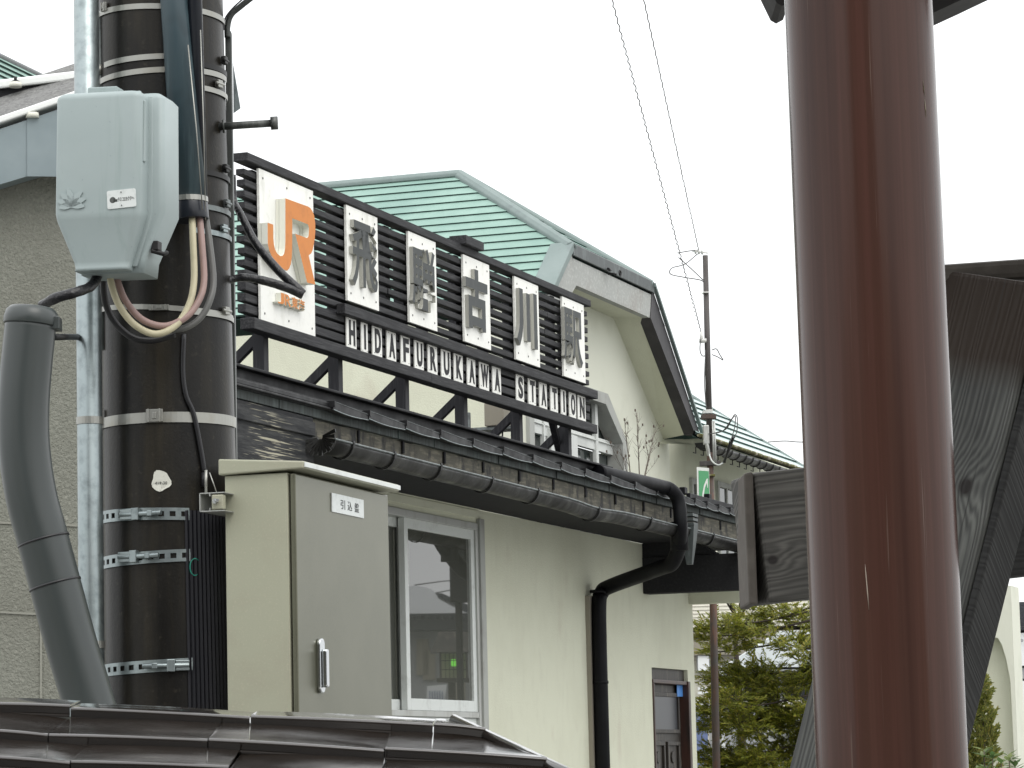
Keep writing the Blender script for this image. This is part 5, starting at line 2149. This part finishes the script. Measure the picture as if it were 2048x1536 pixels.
LW = [[(1395, 508, YT), (1370, 528, YT - .1), (1344, 536, YT - .3), (1341, 548, YT - .3), (1365, 554, YT - .1), (1400, 560, YT), (1409, 566, YT)], [(1355, 506, YT - .2), (1378, 502, YT - .1), (1397, 500, YT)],
      [(1357, 515, YT - .2), (1385, 540, YT - .1), (1406, 560, YT)], [(1401, 678, YT - .05), (1400, 700, YT - .05), (1404, 711, YT - .05), (1410, 712, YT - .05)],
      [(1411, 700, YT - .05), (1409, 760, YT - .05), (1411, 800, YT - .05), (1413, 816, YT - .05)],
      [(1424, 700, YT), (1433, 698, YT), (1440, 710, YT), (1446, 720, YT), (1436, 714, YT), (1424, 709, YT)],
      [(1416, 868, YT - .1), (1445, 862, YT - .3), (1462, 840, YT - .4), (1470, 829, YT - .4), (1475, 838, YT - .4), (1474, 860, YT - .4), (1469, 876, YT - .4)],
      [(1430, 866, YT - .1), (1452, 858, YT - .3), (1464, 838, YT - .4), (1471, 833, YT - .4), (1469, 856, YT - .4), (1462, 880, YT - .4)]]
for p_ in LW:
    wire(p_, .0045).build('loose_wire', ['wire_gray'], tp)
wire([(1417, 905, YT - .1), (1424, 922, YT - .15), (1436, 930, YT - .2), (1446, 926, YT - .2)], .0065, 8).build('white_lead', ['alu_white'], tp)
for p_ in ([(1467, 874, YT - .4), (1458, 900, YT - .3), (1449, 921, YT - .2)], [(1461, 882, YT - .38), (1455, 905, YT - .3), (1448, 924, YT - .2)]):
    wire(p_, [.012] * 17, 8).build('cable_sleeve', ['cable_black'], tp)
# twisted overhead wires
for (name_lab, a, b_, amp, turns) in (('left thin overhead wire, twisted, running down to the middle of the thin pole', (1401, 662, YT - .1), (1213, -40, 17.0), .0058, 60), ('right thin overhead wire running down to the insulator on top of the thin pole', (1397, 500, YT - .05), (1279, -40, 17.0), .0025, 40)):
    A_, B_ = on_y(*a), on_y(*b_)
    n = turns * 6
    mb = MB()
    pth = []
    sagv = V((0, 0, -1))
    dirw = (B_ - A_).normalized()
    s1 = dirw.orthogonal().normalized()
    s2 = dirw.cross(s1)
    mids = on_y((1322 if amp > .004 else 1351), 300, 21.6)
    for k in range(n + 1):
        t = k / n
        p = A_ + (B_ - A_) * t
        base = A_ + (B_ - A_) * .5
        th = t * turns * 2 * math.pi
        pth.append(p + (s1 * math.cos(th) + s2 * math.sin(th)) * amp * (1 - t * .35))
    mb.tube(pth, .0036, 5)
    tag(mb.build('overhead_wire', ['wire_gray'], None, org=A_), name_lab, 'wire', 'overhead wires to the thin pole')
mb = wire([(1536, 884, 36), (1570, 882, 36), (1600, 884, 36), (1650, 883, 36)], .006)
tag(mb.build('distant_wire', ['wire_gray'], None, org=on_y(1536, 884, 36)), 'short stretch of wire in the sky right of the wing roof', 'wire')
# green banner on the pole
bn = thing('green_banner', 'green hanging sign with white border and white stroke on the thin pole', 'sign', on_y(1408, 1006, YT - .12))
mb = MB()
ba_ = [on_y(1393.5, 934, YT - .12), on_y(1418, 936, YT - .12), on_y(1421, 1040, YT - .12), on_y(1396, 1040, YT - .12)]
mb.prism(ba_, V((0, .02, 0)))
mb.build('panel', ['banner_white'], bn)
mb = MB()
Yg = YT - .121
mb.prism([on_y(1397, 941, Yg), on_y(1417.5, 942.5, Yg), on_y(1420.3, 1040, Yg), on_y(1399, 1040, Yg)][::-1], V((0, -.003, 0)))
mb.build('green_field', ['banner_green'], bn)
mb = MB()
Yg = YT - .1245
mb.prism([on_y(x, y, Yg) for x, y in ((1404, 1000), (1405, 985), (1408, 970), (1413, 958), (1415.5, 957), (1416, 975), (1415, 976), (1413.5, 966), (1410, 975), (1407.5, 990), (1407, 1004))][::-1], V((0, -.003, 0)))
mb.build('white_stroke', ['banner_white'], bn)
# ================================================================== PLANTS
def leaf(mb, p, d, up, L, w, mi=0, fold=.25):
    d = d.normalized()
    s_ = d.cross(up)
    if s_.length < 1e-4:
        s_ = d.orthogonal()
    s_.normalize()
    u = s_.cross(d)
    a, b_, c_ = mb.vert(p), mb.vert(p + d * L), None
    m1 = mb.vert(p + d * L * .45 + s_ * w + u * w * fold)
    m2 = mb.vert(p + d * L * .45 - s_ * w + u * w * fold)
    mb.face([a, m1, b_, m2], mi)


rt_ = random.Random(21)
YTR = 27.0
tree = thing('garden_yew', 'dark green garden yew with layered feathery branches left of the brown post', 'tree', on_y(1700, 1560, YTR))
tree.location.z = 0
CL = [(1450, 1262, 48, 24), (1505, 1240, 42, 22), (1565, 1226, 46, 15), (1604, 1243, 26, 15), (1528, 1274, 30, 15), (1588, 1286, 28, 14), (1608, 1306, 18, 12), (1482, 1342, 50, 15), (1424, 1356, 26, 14),
      (1526, 1340, 40, 15), (1588, 1360, 40, 12), (1492, 1372, 62, 17), (1560, 1390, 40, 12), (1450, 1410, 54, 20), (1500, 1424, 60, 22), (1548, 1432, 50, 20), (1580, 1436, 38, 18), (1420, 1446, 26, 14), (1480, 1452, 50, 14),
      (1545, 1456, 50, 16), (1436, 1512, 50, 18), (1486, 1518, 50, 19), (1538, 1516, 46, 20), (1580, 1500, 30, 20), (1600, 1420, 26, 20), (1610, 1360, 20, 14), (1620, 1470, 30, 24), (1655, 1300, 40, 40), (1690, 1400, 50, 60), (1660, 1480, 40, 40), (1440, 1300, 30, 9), (1412, 1250, 14, 7),
      (1470, 1540, 70, 16), (1560, 1545, 70, 16)]
mb = MB()
br = MB()
k_ = YTR / FPX
trunk_x = on_y(1700, 1400, YTR)
for (x, y, rx, ry) in CL:
    n = max(14, int(rx * ry * .165))
    dep = rt_.uniform(-.5, .5)
    c0 = on_y(x, y, YTR + dep)
    # limb from the trunk to the clump
    z_at = c0.z - .10 + rt_.uniform(-.05, .1)
    st = V((trunk_x.x + rt_.uniform(-.05, .05), YTR, max(.4, c0.z + .18)))
    if abs(c0.x - st.x) > .25 and rt_.random() < .6:
        midp = (st + c0) / 2 - Z * rt_.uniform(.03, .14) + V((0, rt_.uniform(-.1, .1), 0))
        br.tube(smooth_path([st, midp, c0 - Z * ry * k_ * .4, c0 - V((rx * k_ * .7, 0, -.01))], 4), [.013 - .011 * j / 12 for j in range(13)], 5)
    for j in range(n):
        while True:
            u = V((rt_.uniform(-1, 1), rt_.uniform(-1, 1), rt_.uniform(-1, 1)))
            if u.length < 1:
                break
        p = c0 + V((u.x * rx * k_ * 1.12, u.y * .22, u.z * ry * k_ * 1.35 - .03 * abs(u.x)))
        out = V((u.x * 1.0 - .4 + rt_.uniform(-.8, .8), u.y + rt_.uniform(-.8, .3), rt_.uniform(-.45, .75))).normalized()
        Lt = rt_.uniform(.07, .15)
        br.tube([p, p + out * Lt], [.0022, .001], 3)
        upv = (Z + V((rt_.uniform(-.4, .4), rt_.uniform(-.9, .1), 0))).normalized()
        side = out.cross(upv).normalized()
        for q in range(7):
            t = (q + .6) / 7
            for sg in (-1, 1):
                if rt_.random() < .12:
                    continue
                dv = (out * .75 + side * sg * .8 + upv * rt_.uniform(-.15, .35)).normalized()
                leaf(mb, p + out * Lt * t, dv, upv, rt_.uniform(.026, .050), rt_.uniform(.005, .0095), 0)
mb.build('crown', ['leaf_yew'], tree)
br.tube([V((trunk_x.x + .1, YTR, 0)), V((trunk_x.x, YTR, 1.2)), V((trunk_x.x - .03, YTR, 3.4))], [.09, .07, .03], 10)
br.build('trunk', ['bark'], tree)

mp = thing('red_tinged_tree', 'yellow green tree top showing in the gap under the gutter', 'tree', on_y(1470, 1560, 31))
mp.location.z = 0
mb = MB()
br = MB()
c0 = on_y(1462, 1140, 31)
for j in range(150):
    p = c0 + V((rt_.uniform(-.30, .42), rt_.uniform(-.3, .3), rt_.uniform(-.14, .08)))
    out = V((rt_.uniform(-1, 1), rt_.uniform(-1, .3), rt_.uniform(-.2, .3))).normalized()
    for q in range(8):
        leaf(mb, p + out * .014 * q, V((rt_.uniform(-1, 1), rt_.uniform(-1, 1), rt_.uniform(-.3, .4))), Z, rt_.uniform(.03, .05), .009)
mb.build('crown', ['leaf_thuja'], mp)
br.tube([V((c0.x + .1, 31, 0)), V((c0.x + .05, 31, 1.8)), c0 - Z * .05], [.06, .04, .01], 8)
for j in range(7):
    br.tube([V((c0.x + .05, 31, c0.z - .5)), c0 + V((rt_.uniform(-.3, .4), rt_.uniform(-.2, .2), -.03))], [.012, .004], 5)
br.build('trunk', ['bark'], mp)

th = thing('thuja_bush', 'yellow green conifer bush growing in front of the arch at the right', 'bush', on_y(1962, 1560, 19))
th.location.z = 0
mb = MB()
br = MB()
k_ = 19 / FPX
tipp = on_y(1968, 1345, 19)
for j in range(900):
    t = rt_.random() ** .8
    py = 1350 + t * 230
    half = 8 + 34 * min(1, t * 2.2) + rt_.uniform(-6, 6)
    p = on_y(1955 + half * rt_.uniform(-1, .9) - 6 * t, py, 19 + rt_.uniform(-.12, .12))
    out = V((rt_.uniform(-.5, .9), rt_.uniform(-.8, .2), rt_.uniform(.2, .9))).normalized()
    br.tube([p, p + out * .05], [.002, .001], 3)
    side = out.cross(V((0, 1, .2))).normalized()
    for q in range(8):
        for sg in (-1, 1):
            leaf(mb, p + out * (.006 * q), (out + side * sg * rt_.uniform(.4, .9)).normalized(), V((0, -1, .3)), rt_.uniform(.014, .026), rt_.uniform(.003, .005))
mb.build('crown', ['leaf_thuja'], th)
bb_ = on_y(1958, 1540, 19)
br.tube([V((bb_.x, 19, 0)), V((bb_.x, 19, 1.0)), tipp - Z * .05], [.03, .02, .004], 8)
br.build('stem', ['bark'], th)
bl = thing('broadleaf_shrub', 'light green broad leaved shrub at the foot of the conifer bush', 'shrub', on_y(2005, 1570, 15))
bl.location.z = 0
mb = MB()
br = MB()
for (x, y) in ((1968, 1500), (1985, 1512), (1975, 1530), (2003, 1526), (2018, 1508), (2030, 1530), (1958, 1540), (2010, 1550), (1990, 1560), (2040, 1545)):
    p0 = on_y(x, y, 15 + rt_.uniform(-.1, .1))
    br.tube([V((p0.x, p0.y, 0)), p0 - Z * .08, p0], [.006, .004, .002], 5)
    for q in range(9):
        a = q * 2.4 + rt_.uniform(-.3, .3)
        dv = V((math.cos(a), math.sin(a) * .8, rt_.uniform(.0, .7)))
        leaf(mb, p0 - Z * rt_.uniform(0, .04), dv, Z, rt_.uniform(.045, .07), rt_.uniform(.012, .018))
mb.build('leaves', ['leaf_broad'], bl)
br.build('stem', ['twig'], bl)
# bare shrub between the annex roof and the gable wall
bs = thing('bare_shrub', 'leafless twiggy shrub standing against the white gable wall', 'shrub', on_d(1268, 960, -.62))
mb = MB()
rb = random.Random(8)


def twig(p, d, L, r, lev):
    pts = [p]
    for j in range(3):
        d = (d + V((rb.uniform(-.16, .16), rb.uniform(-.2, .2), rb.uniform(-.04, .12)))).normalized()
        pts.append(pts[-1] + d * L / 3)
    mb.tube(pts, [r * (1 - .2 * j) for j in range(4)], 5)
    mb.cbox(pts[1], V((r * 2.4, 0, 0)), V((0, r * 2.4, 0)), Z * r * 3)
    if lev > 0:
        for j in (1, 2, 3):
            for q in range(1 if rb.random() < .75 else 2):
                nd = (d + V((rb.uniform(-.9, .9), rb.uniform(-.5, .5), rb.uniform(-.1, .5)))).normalized()
                twig(pts[j], nd, L * rb.uniform(.5, .75), r * .62, lev - 1)
    elif rb.random() < .18:
        mb.cbox(pts[-1], V((.012, 0, 0)), V((0, .012, 0)), Z * .02)


for (x0, x1, y1, rr_) in ((1264, 1249, 838, .0075), (1280, 1274, 824, .0075), (1282, 1312, 856, .006), (1262, 1240, 890, .005), (1284, 1308, 880, .005), (1262, 1218, 878, .004)):
    a, b_ = on_d(x0, 985, -.62), on_d(x1, y1, -.62)
    d = b_ - a
    pts = [a, a + d * .4 + Z * .02, a + d * .75 - F * .01, b_]
    mb.tube(smooth_path(pts, 3), [rr_ * .7 * (1 - .085 * j) for j in range(10)], 6)
    for t in (.35, .5, .62, .75, .88):
        p = a + d * t
        sg = rb.choice((-1, 1))
        twig(p, (d.normalized() + F * sg * rb.uniform(.3, .7) + N * rb.uniform(-.3, .3)).normalized(), d.length * rb.uniform(.14, .30) * (1.15 - t * .5), rr_ * .32, 1)
mb.build('branches', ['twig'], bs)

# ================================================================== BACKGROUND beyond the porch
YF = 44.0
fb = thing('siding_house', 'far cream house with lap siding seen through the porch opening', 'house', on_y(1450, 1560, YF))
fb.location.z = 0


def fbox(mb, x0, x1, y0, y1, Y, dep=.1, mi=0):
    a, b_ = on_y(x0, y1, Y), on_y(x1, y0, Y)
    a2, b2 = on_y(x0, (y0 + y1) / 2, Y), on_y(x1, (y0 + y1) / 2, Y)
    mb.box(V((a2.x, Y, a.z)), V((b2.x - a2.x, 0, 0)), V((0, dep, 0)), Z * (b_.z - a.z))


mb = MB()
fbox(mb, 1330, 1700, 1098, 1256, YF, 3)
zq = on_y(1400, 1256, YF).z
a, b_ = on_y(1330, 1256, YF), on_y(1700, 1256, YF)
kz = on_y(1400, 1098, YF).z
n = 22
for k in range(n):
    z = zq + (kz - zq) * k / n
    mb.hexa([V((a.x, YF - .02, z)), V((b_.x, YF - .02, z)), V((b_.x, YF, z)), V((a.x, YF, z)), V((a.x, YF - .004, z + (kz - zq) / n)), V((b_.x, YF - .004, z + (kz - zq) / n)), V((b_.x, YF, z + (kz - zq) / n)), V((a.x, YF, z + (kz - zq) / n))])
mb.build('wall', ['far_cream'], fb)
mb = MB()
fbox(mb, 1330, 1700, 1257, 1312, YF - .05, 3)
mb.build('dark_storey', ['far_beige'], fb)
mb = MB()
fbox(mb, 1330, 1700, 1313, 1700, YF + .2, .2)
mb.build('ground_floor', ['far_cream'], fb)
mb = MB()
fbox(mb, 1394, 1425, 1308, 1346, YF, .1)
w_o = mb.build('window', ['far_gray'], fb)
mb = MB()
fbox(mb, 1396, 1418, 1311, 1342, YF - .02, .02)
mb.build('pane', ['far_white'], w_o)
mb = MB()
fbox(mb, 1396, 1424, 1374, 1380, YF, .1)
fbox(mb, 1396, 1424, 1383, 1388, YF, .1)
fbox(mb, 1390, 1422, 1395, 1412, YF, .1)
mb.build('ledge', ['far_white'], fb)
mb = MB()
fbox(mb, 1388, 1416, 1424, 1540, YF - .1, .1)
mb.build('door', ['far_blue'], fb)
YH = 38.0
ph_ = thing('pale_roofed_shed', 'low shed with pale sloping roof and dark openings behind the yew', 'shed', on_y(1550, 1560, YH))
ph_.location.z = 0
mb = MB()
pts = [on_y(1446, 1334, YH), on_y(1470, 1318, YH), on_y(1500, 1302, YH), on_y(1560, 1262, YH), on_y(1720, 1255, YH), on_y(1720, 1334, YH)]
mb.prism(pts, V((0, 3, .0)))
mb.build('roof', ['far_pale_roof'], ph_)
mb = MB()
fbox(mb, 1446, 1720, 1335, 1345, YH - .05, 2.5)
fbox(mb, 1446, 1720, 1404, 1700, YH, 2.5)
for x in (1446, 1478, 1560, 1640):
    fbox(mb, x, x + 8, 1346, 1403, YH, 2.5)
mb.build('wall', ['far_gray'], ph_)
mb = MB()
fbox(mb, 1448, 1718, 1346, 1403, YH + .3, .1)
mb.build('dark_opening', ['far_dark'], ph_)
mb = MB()
fbox(mb, 1545, 1570, 1406, 1424, YH - .02, .02)
mb.build('notice', ['far_cream'], ph_)
wp = MB()
fbox(wp, 1443, 1450, 1342, 1540, 34, .05)
p_ = on_y(1446, 1560, 34)
wp.box(V((on_y(1443, 1450, 34).x, 34, 0)), V((.037, 0, 0)), V((0, .05, 0)), Z * 1.6)
tag(wp.build('white_post', ['far_white'], None, org=V((p_.x, 34, 0))), 'slim white post standing behind the yew branches', 'post')
wb = thing('white_building', 'far white building with grey band at the right edge', 'building', on_y(2060, 1560, 40))
wb.location.z = 0
mb = MB()
fbox(mb, 2020, 2200, 1262, 1332, 40, 3)
fbox(mb, 2020, 2200, 1358, 1700, 40, 3)
mb.build('wall', ['far_white'], wb)
mb = MB()
fbox(mb, 2020, 2200, 1332, 1358, 40.05, 3)
fbox(mb, 2020, 2200, 1460, 1474, 39.97, .02)
mb.build('band', ['far_gray'], wb)
mb = MB()
fbox(mb, 2020, 2200, 1200, 1261, 40.2, 2.8)
for k in range(4):
    fbox(mb, 2020, 2200, 1206 + k * 14, 1211 + k * 14, 39.9, .1)
mb.build('dark_eave', ['far_dark'], wb)
mb = MB()
c0 = on_y(2043, 1281, 39.95)
mb.disc(c0, V((0, -1, 0)), .022, 0, 12, .02)
mb.build('vent', ['far_gray'], wb)

# ================================================================== STREET SIDE seen mirrored in the annex window
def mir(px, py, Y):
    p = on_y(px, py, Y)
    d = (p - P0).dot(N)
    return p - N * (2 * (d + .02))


def mpoly(pts, Y):
    return [mir(x, y, Y) for x, y in pts]


bkv = mir(900, 1200, 41) - mir(900, 1200, 40)
bkv.z = 0
YM = 44.0
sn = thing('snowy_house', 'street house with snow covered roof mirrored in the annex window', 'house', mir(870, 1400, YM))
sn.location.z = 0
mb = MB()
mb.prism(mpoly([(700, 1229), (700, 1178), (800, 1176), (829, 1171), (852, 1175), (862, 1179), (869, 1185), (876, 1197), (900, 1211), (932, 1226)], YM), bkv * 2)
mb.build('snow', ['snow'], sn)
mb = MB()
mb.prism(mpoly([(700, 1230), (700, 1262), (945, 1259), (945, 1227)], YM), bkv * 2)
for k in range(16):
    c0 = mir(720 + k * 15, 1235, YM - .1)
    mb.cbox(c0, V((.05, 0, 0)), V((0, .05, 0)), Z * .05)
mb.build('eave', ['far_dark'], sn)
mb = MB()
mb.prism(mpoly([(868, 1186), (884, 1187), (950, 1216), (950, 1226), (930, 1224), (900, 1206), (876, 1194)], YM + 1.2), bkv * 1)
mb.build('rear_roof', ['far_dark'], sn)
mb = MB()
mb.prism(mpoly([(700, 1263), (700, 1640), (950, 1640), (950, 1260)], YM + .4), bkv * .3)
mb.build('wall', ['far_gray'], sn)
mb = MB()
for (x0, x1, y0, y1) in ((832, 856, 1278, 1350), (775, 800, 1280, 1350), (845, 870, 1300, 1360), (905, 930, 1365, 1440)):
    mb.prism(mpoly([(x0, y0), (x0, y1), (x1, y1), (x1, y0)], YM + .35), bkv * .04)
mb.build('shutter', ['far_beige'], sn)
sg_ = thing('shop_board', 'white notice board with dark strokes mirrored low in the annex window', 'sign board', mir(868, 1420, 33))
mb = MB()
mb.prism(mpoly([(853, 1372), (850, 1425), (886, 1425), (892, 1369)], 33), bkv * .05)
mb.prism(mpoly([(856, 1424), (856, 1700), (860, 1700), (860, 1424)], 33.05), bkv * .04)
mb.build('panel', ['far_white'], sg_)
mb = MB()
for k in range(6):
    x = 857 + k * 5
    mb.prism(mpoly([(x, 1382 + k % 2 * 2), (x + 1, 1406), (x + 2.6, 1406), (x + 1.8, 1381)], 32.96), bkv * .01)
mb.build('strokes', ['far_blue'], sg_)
YL = 27.0
ln = thing('street_lantern', 'wooden street lantern with green light mirrored in the annex window', 'lantern', mir(895, 1420, YL))
ln.location.z = 0
cL = mir(905, 1300, YL)
kk = YL / FPX
ux = (mir(925, 1300, YL) - mir(885, 1300, YL)).normalized()
uy = ux.cross(Z)


def lbox(mb, x, z, w, h, dp, mi=0):
    c = V((cL.x, cL.y, 0)) + ux * (x * kk)
    c.z = mir(905, z, YL).z
    mb.cbox(c, ux * w * kk, uy * dp * kk, Z * h * kk)


mb = MB()
c = V((cL.x, cL.y, 0))
zt2, zb2 = mir(905, 1264, YL).z, mir(905, 1306, YL).z
mb.hexa([c + ux * (x * 46 * kk) + uy * (y * 40 * kk) + Z * zb2 for x, y in ((-1, -1), (1, -1), (1, 1), (-1, 1))] + [c + ux * (x * 28 * kk) + uy * (y * 6 * kk) + Z * zt2 for x, y in ((-1, -1), (1, -1), (1, 1), (-1, 1))])
mb.build('roof', ['old_door'], ln)
mb = MB()
for x in (-26, 26):
    for y in (-20, 20):
        mb.cbox(c + ux * x * kk + uy * y * kk + Z * mir(905, 1332, YL).z, ux * 4 * kk, uy * 4 * kk, Z * 52 * kk)
for x in (-16, -8, 0, 8, 16):
    mb.cbox(c + ux * x * kk + uy * 20 * kk + Z * mir(905, 1332, YL).z, ux * 1.2 * kk, uy * 1.2 * kk, Z * 50 * kk)
    mb.cbox(c + ux * x * kk - uy * 20 * kk + Z * mir(905, 1332, YL).z, ux * 1.2 * kk, uy * 1.2 * kk, Z * 50 * kk)
for zq in (1322, 1340):
    mb.cbox(c - uy * 20 * kk + Z * mir(905, zq, YL).z, ux * 52 * kk, uy * 1.2 * kk, Z * 1.4 * kk)
lbox(mb, 0, 1361, 68, 8, 56)
mb.build('cage', ['old_door'], ln)
mb = MB()
mb.cbox(c + uy * 14 * kk + Z * mir(905, 1332, YL).z, ux * 50 * kk, uy * 1 * kk, Z * 50 * kk)
mb.build('paper_screen', ['lantern_paper'], ln)
mb = MB()
mb.cbox(c - uy * 8 * kk + Z * mir(905, 1326, YL).z, ux * 9 * kk, uy * 9 * kk, Z * 14 * kk)
mb.build('lamp', ['lamp_green'], ln, bevel=.008)
mb = MB()
mb.box(c + ux * (-12 * kk) - uy * 6 * kk, ux * 15 * kk, uy * 12 * kk, Z * mir(905, 1365, YL).z)
mb.build('post', ['old_door'], ln)
for pts, lab in (([(829, 1170, 60), (880, 1163, 62), (935, 1158, 64)], 'upper wire mirrored in the annex window'), ([(871, 1186, 62), (900, 1180, 63), (945, 1171, 64)], 'lower wire mirrored in the annex window')):
    mb = MB()
    mb.tube([mir(*p) for p in pts], .012, 5)
    tag(mb.build('street_wire', ['cable_black'], None, org=mir(*pts[0])), lab, 'wire')
# ------------------------------------------------ unseen dark row added behind the viewer to band the brown post's reflections
rowb = thing('blocker_row', 'unseen dark blocks added behind the viewer to darken reflections', 'building', V((0, -9, 0)))
mb = MB()
mb.box(V((-5.0, -11, 0)), V((7.4, 0, 0)), V((0, 3, 0)), Z * 6.4)
mb.build('wall', ['far_dark'], rowb)
mb = MB()
mb.box(V((-22, -12, 0)), V((16.8, 0, 0)), V((0, 3, 0)), Z * 4.6)
mb.box(V((2.6, -12, 0)), V((16, 0, 0)), V((0, 3, 0)), Z * 4.2)
mb.build('side_wall', ['far_beige'], rowb)
mb = MB()
mb.box(V((-5.5, -11, 6.41)), V((8.4, 0, 0)), V((0, 3.8, 0)), Z * .3)
mb.build('roof', ['tile_black'], rowb)
mb = MB()
for x in (-4.6, -2.4, -.2):
    mb.box(V((x, -7.99, .2)), V((1.7, 0, 0)), V((0, .03, 0)), Z * 2.4)
mb.build('blocker_front', ['far_dark'], rowb)

# ================================================================== GROUND, SKY, LIGHT
mb = MB()
mb.poly([V((-400, -400, 0)), V((400, -400, 0)), V((400, 500, 0)), V((-400, 500, 0))])
tag(mb.build('ground', ['paving']), kind='structure')

w = bpy.data.worlds.new('World')
bpy.context.scene.world = w
w.use_nodes = True
nt = w.node_tree
bg = nt.nodes['Background']
SUN_EL, SUN_AZ = R(52), R(150)
sky = nt.nodes.new('ShaderNodeTexSky')
sky.sky_type = 'NISHITA'
sky.sun_disc = False
sky.sun_elevation = SUN_EL
sky.sun_rotation = SUN_AZ
sky.air_density = 1.0
sky.dust_density = 6.0
tc = nt.nodes.new('ShaderNodeTexCoord')
sp = nt.nodes.new('ShaderNodeSeparateXYZ')
nt.links.new(tc.outputs['Generated'], sp.inputs[0])
mr = nt.nodes.new('ShaderNodeMapRange')          # overcast: brighter overhead
mr.inputs['From Min'].default_value = 0
mr.inputs['From Max'].default_value = 1
mr.inputs['To Min'].default_value = 9.5
mr.inputs['To Max'].default_value = 17
nt.links.new(sp.outputs[2], mr.inputs['Value'])
cl = nt.nodes.new('ShaderNodeVectorMath')
cl.operation = 'SCALE'
cl.inputs[0].default_value = (.985, 1.0, 1.005)
nt.links.new(mr.outputs[0], cl.inputs['Scale'])
mx = nt.nodes.new('ShaderNodeMix')
mx.data_type = 'RGBA'
mx.inputs[0].default_value = .9
nt.links.new(sky.outputs[0], mx.inputs[6])
nt.links.new(cl.outputs[0], mx.inputs[7])
nt.links.new(mx.outputs[2], bg.inputs['Color'])
bg.inputs['Strength'].default_value = .12
sl = bpy.data.lights.new('sun', 'SUN')
sl.energy = .8
sl.angle = R(35)
sl.color = (1, .97, .92)
so = bpy.data.objects.new('sun', sl)
C.objects.link(so)
# sun direction: azimuth measured as in the sky texture
sd = V((math.sin(SUN_AZ) * math.cos(SUN_EL), math.cos(SUN_AZ) * math.cos(SUN_EL), math.sin(SUN_EL)))
so.rotation_euler = sd.to_track_quat('Z', 'Y').to_euler()
so.location = (0, 0, 30)
sc = bpy.context.scene
sc.view_settings.view_transform = 'Standard'
sc.view_settings.look = 'None'
sc.view_settings.exposure = .25
sc.view_settings.gamma = 1
sc.cycles.max_bounces = 6
sc.cycles.use_denoising = True
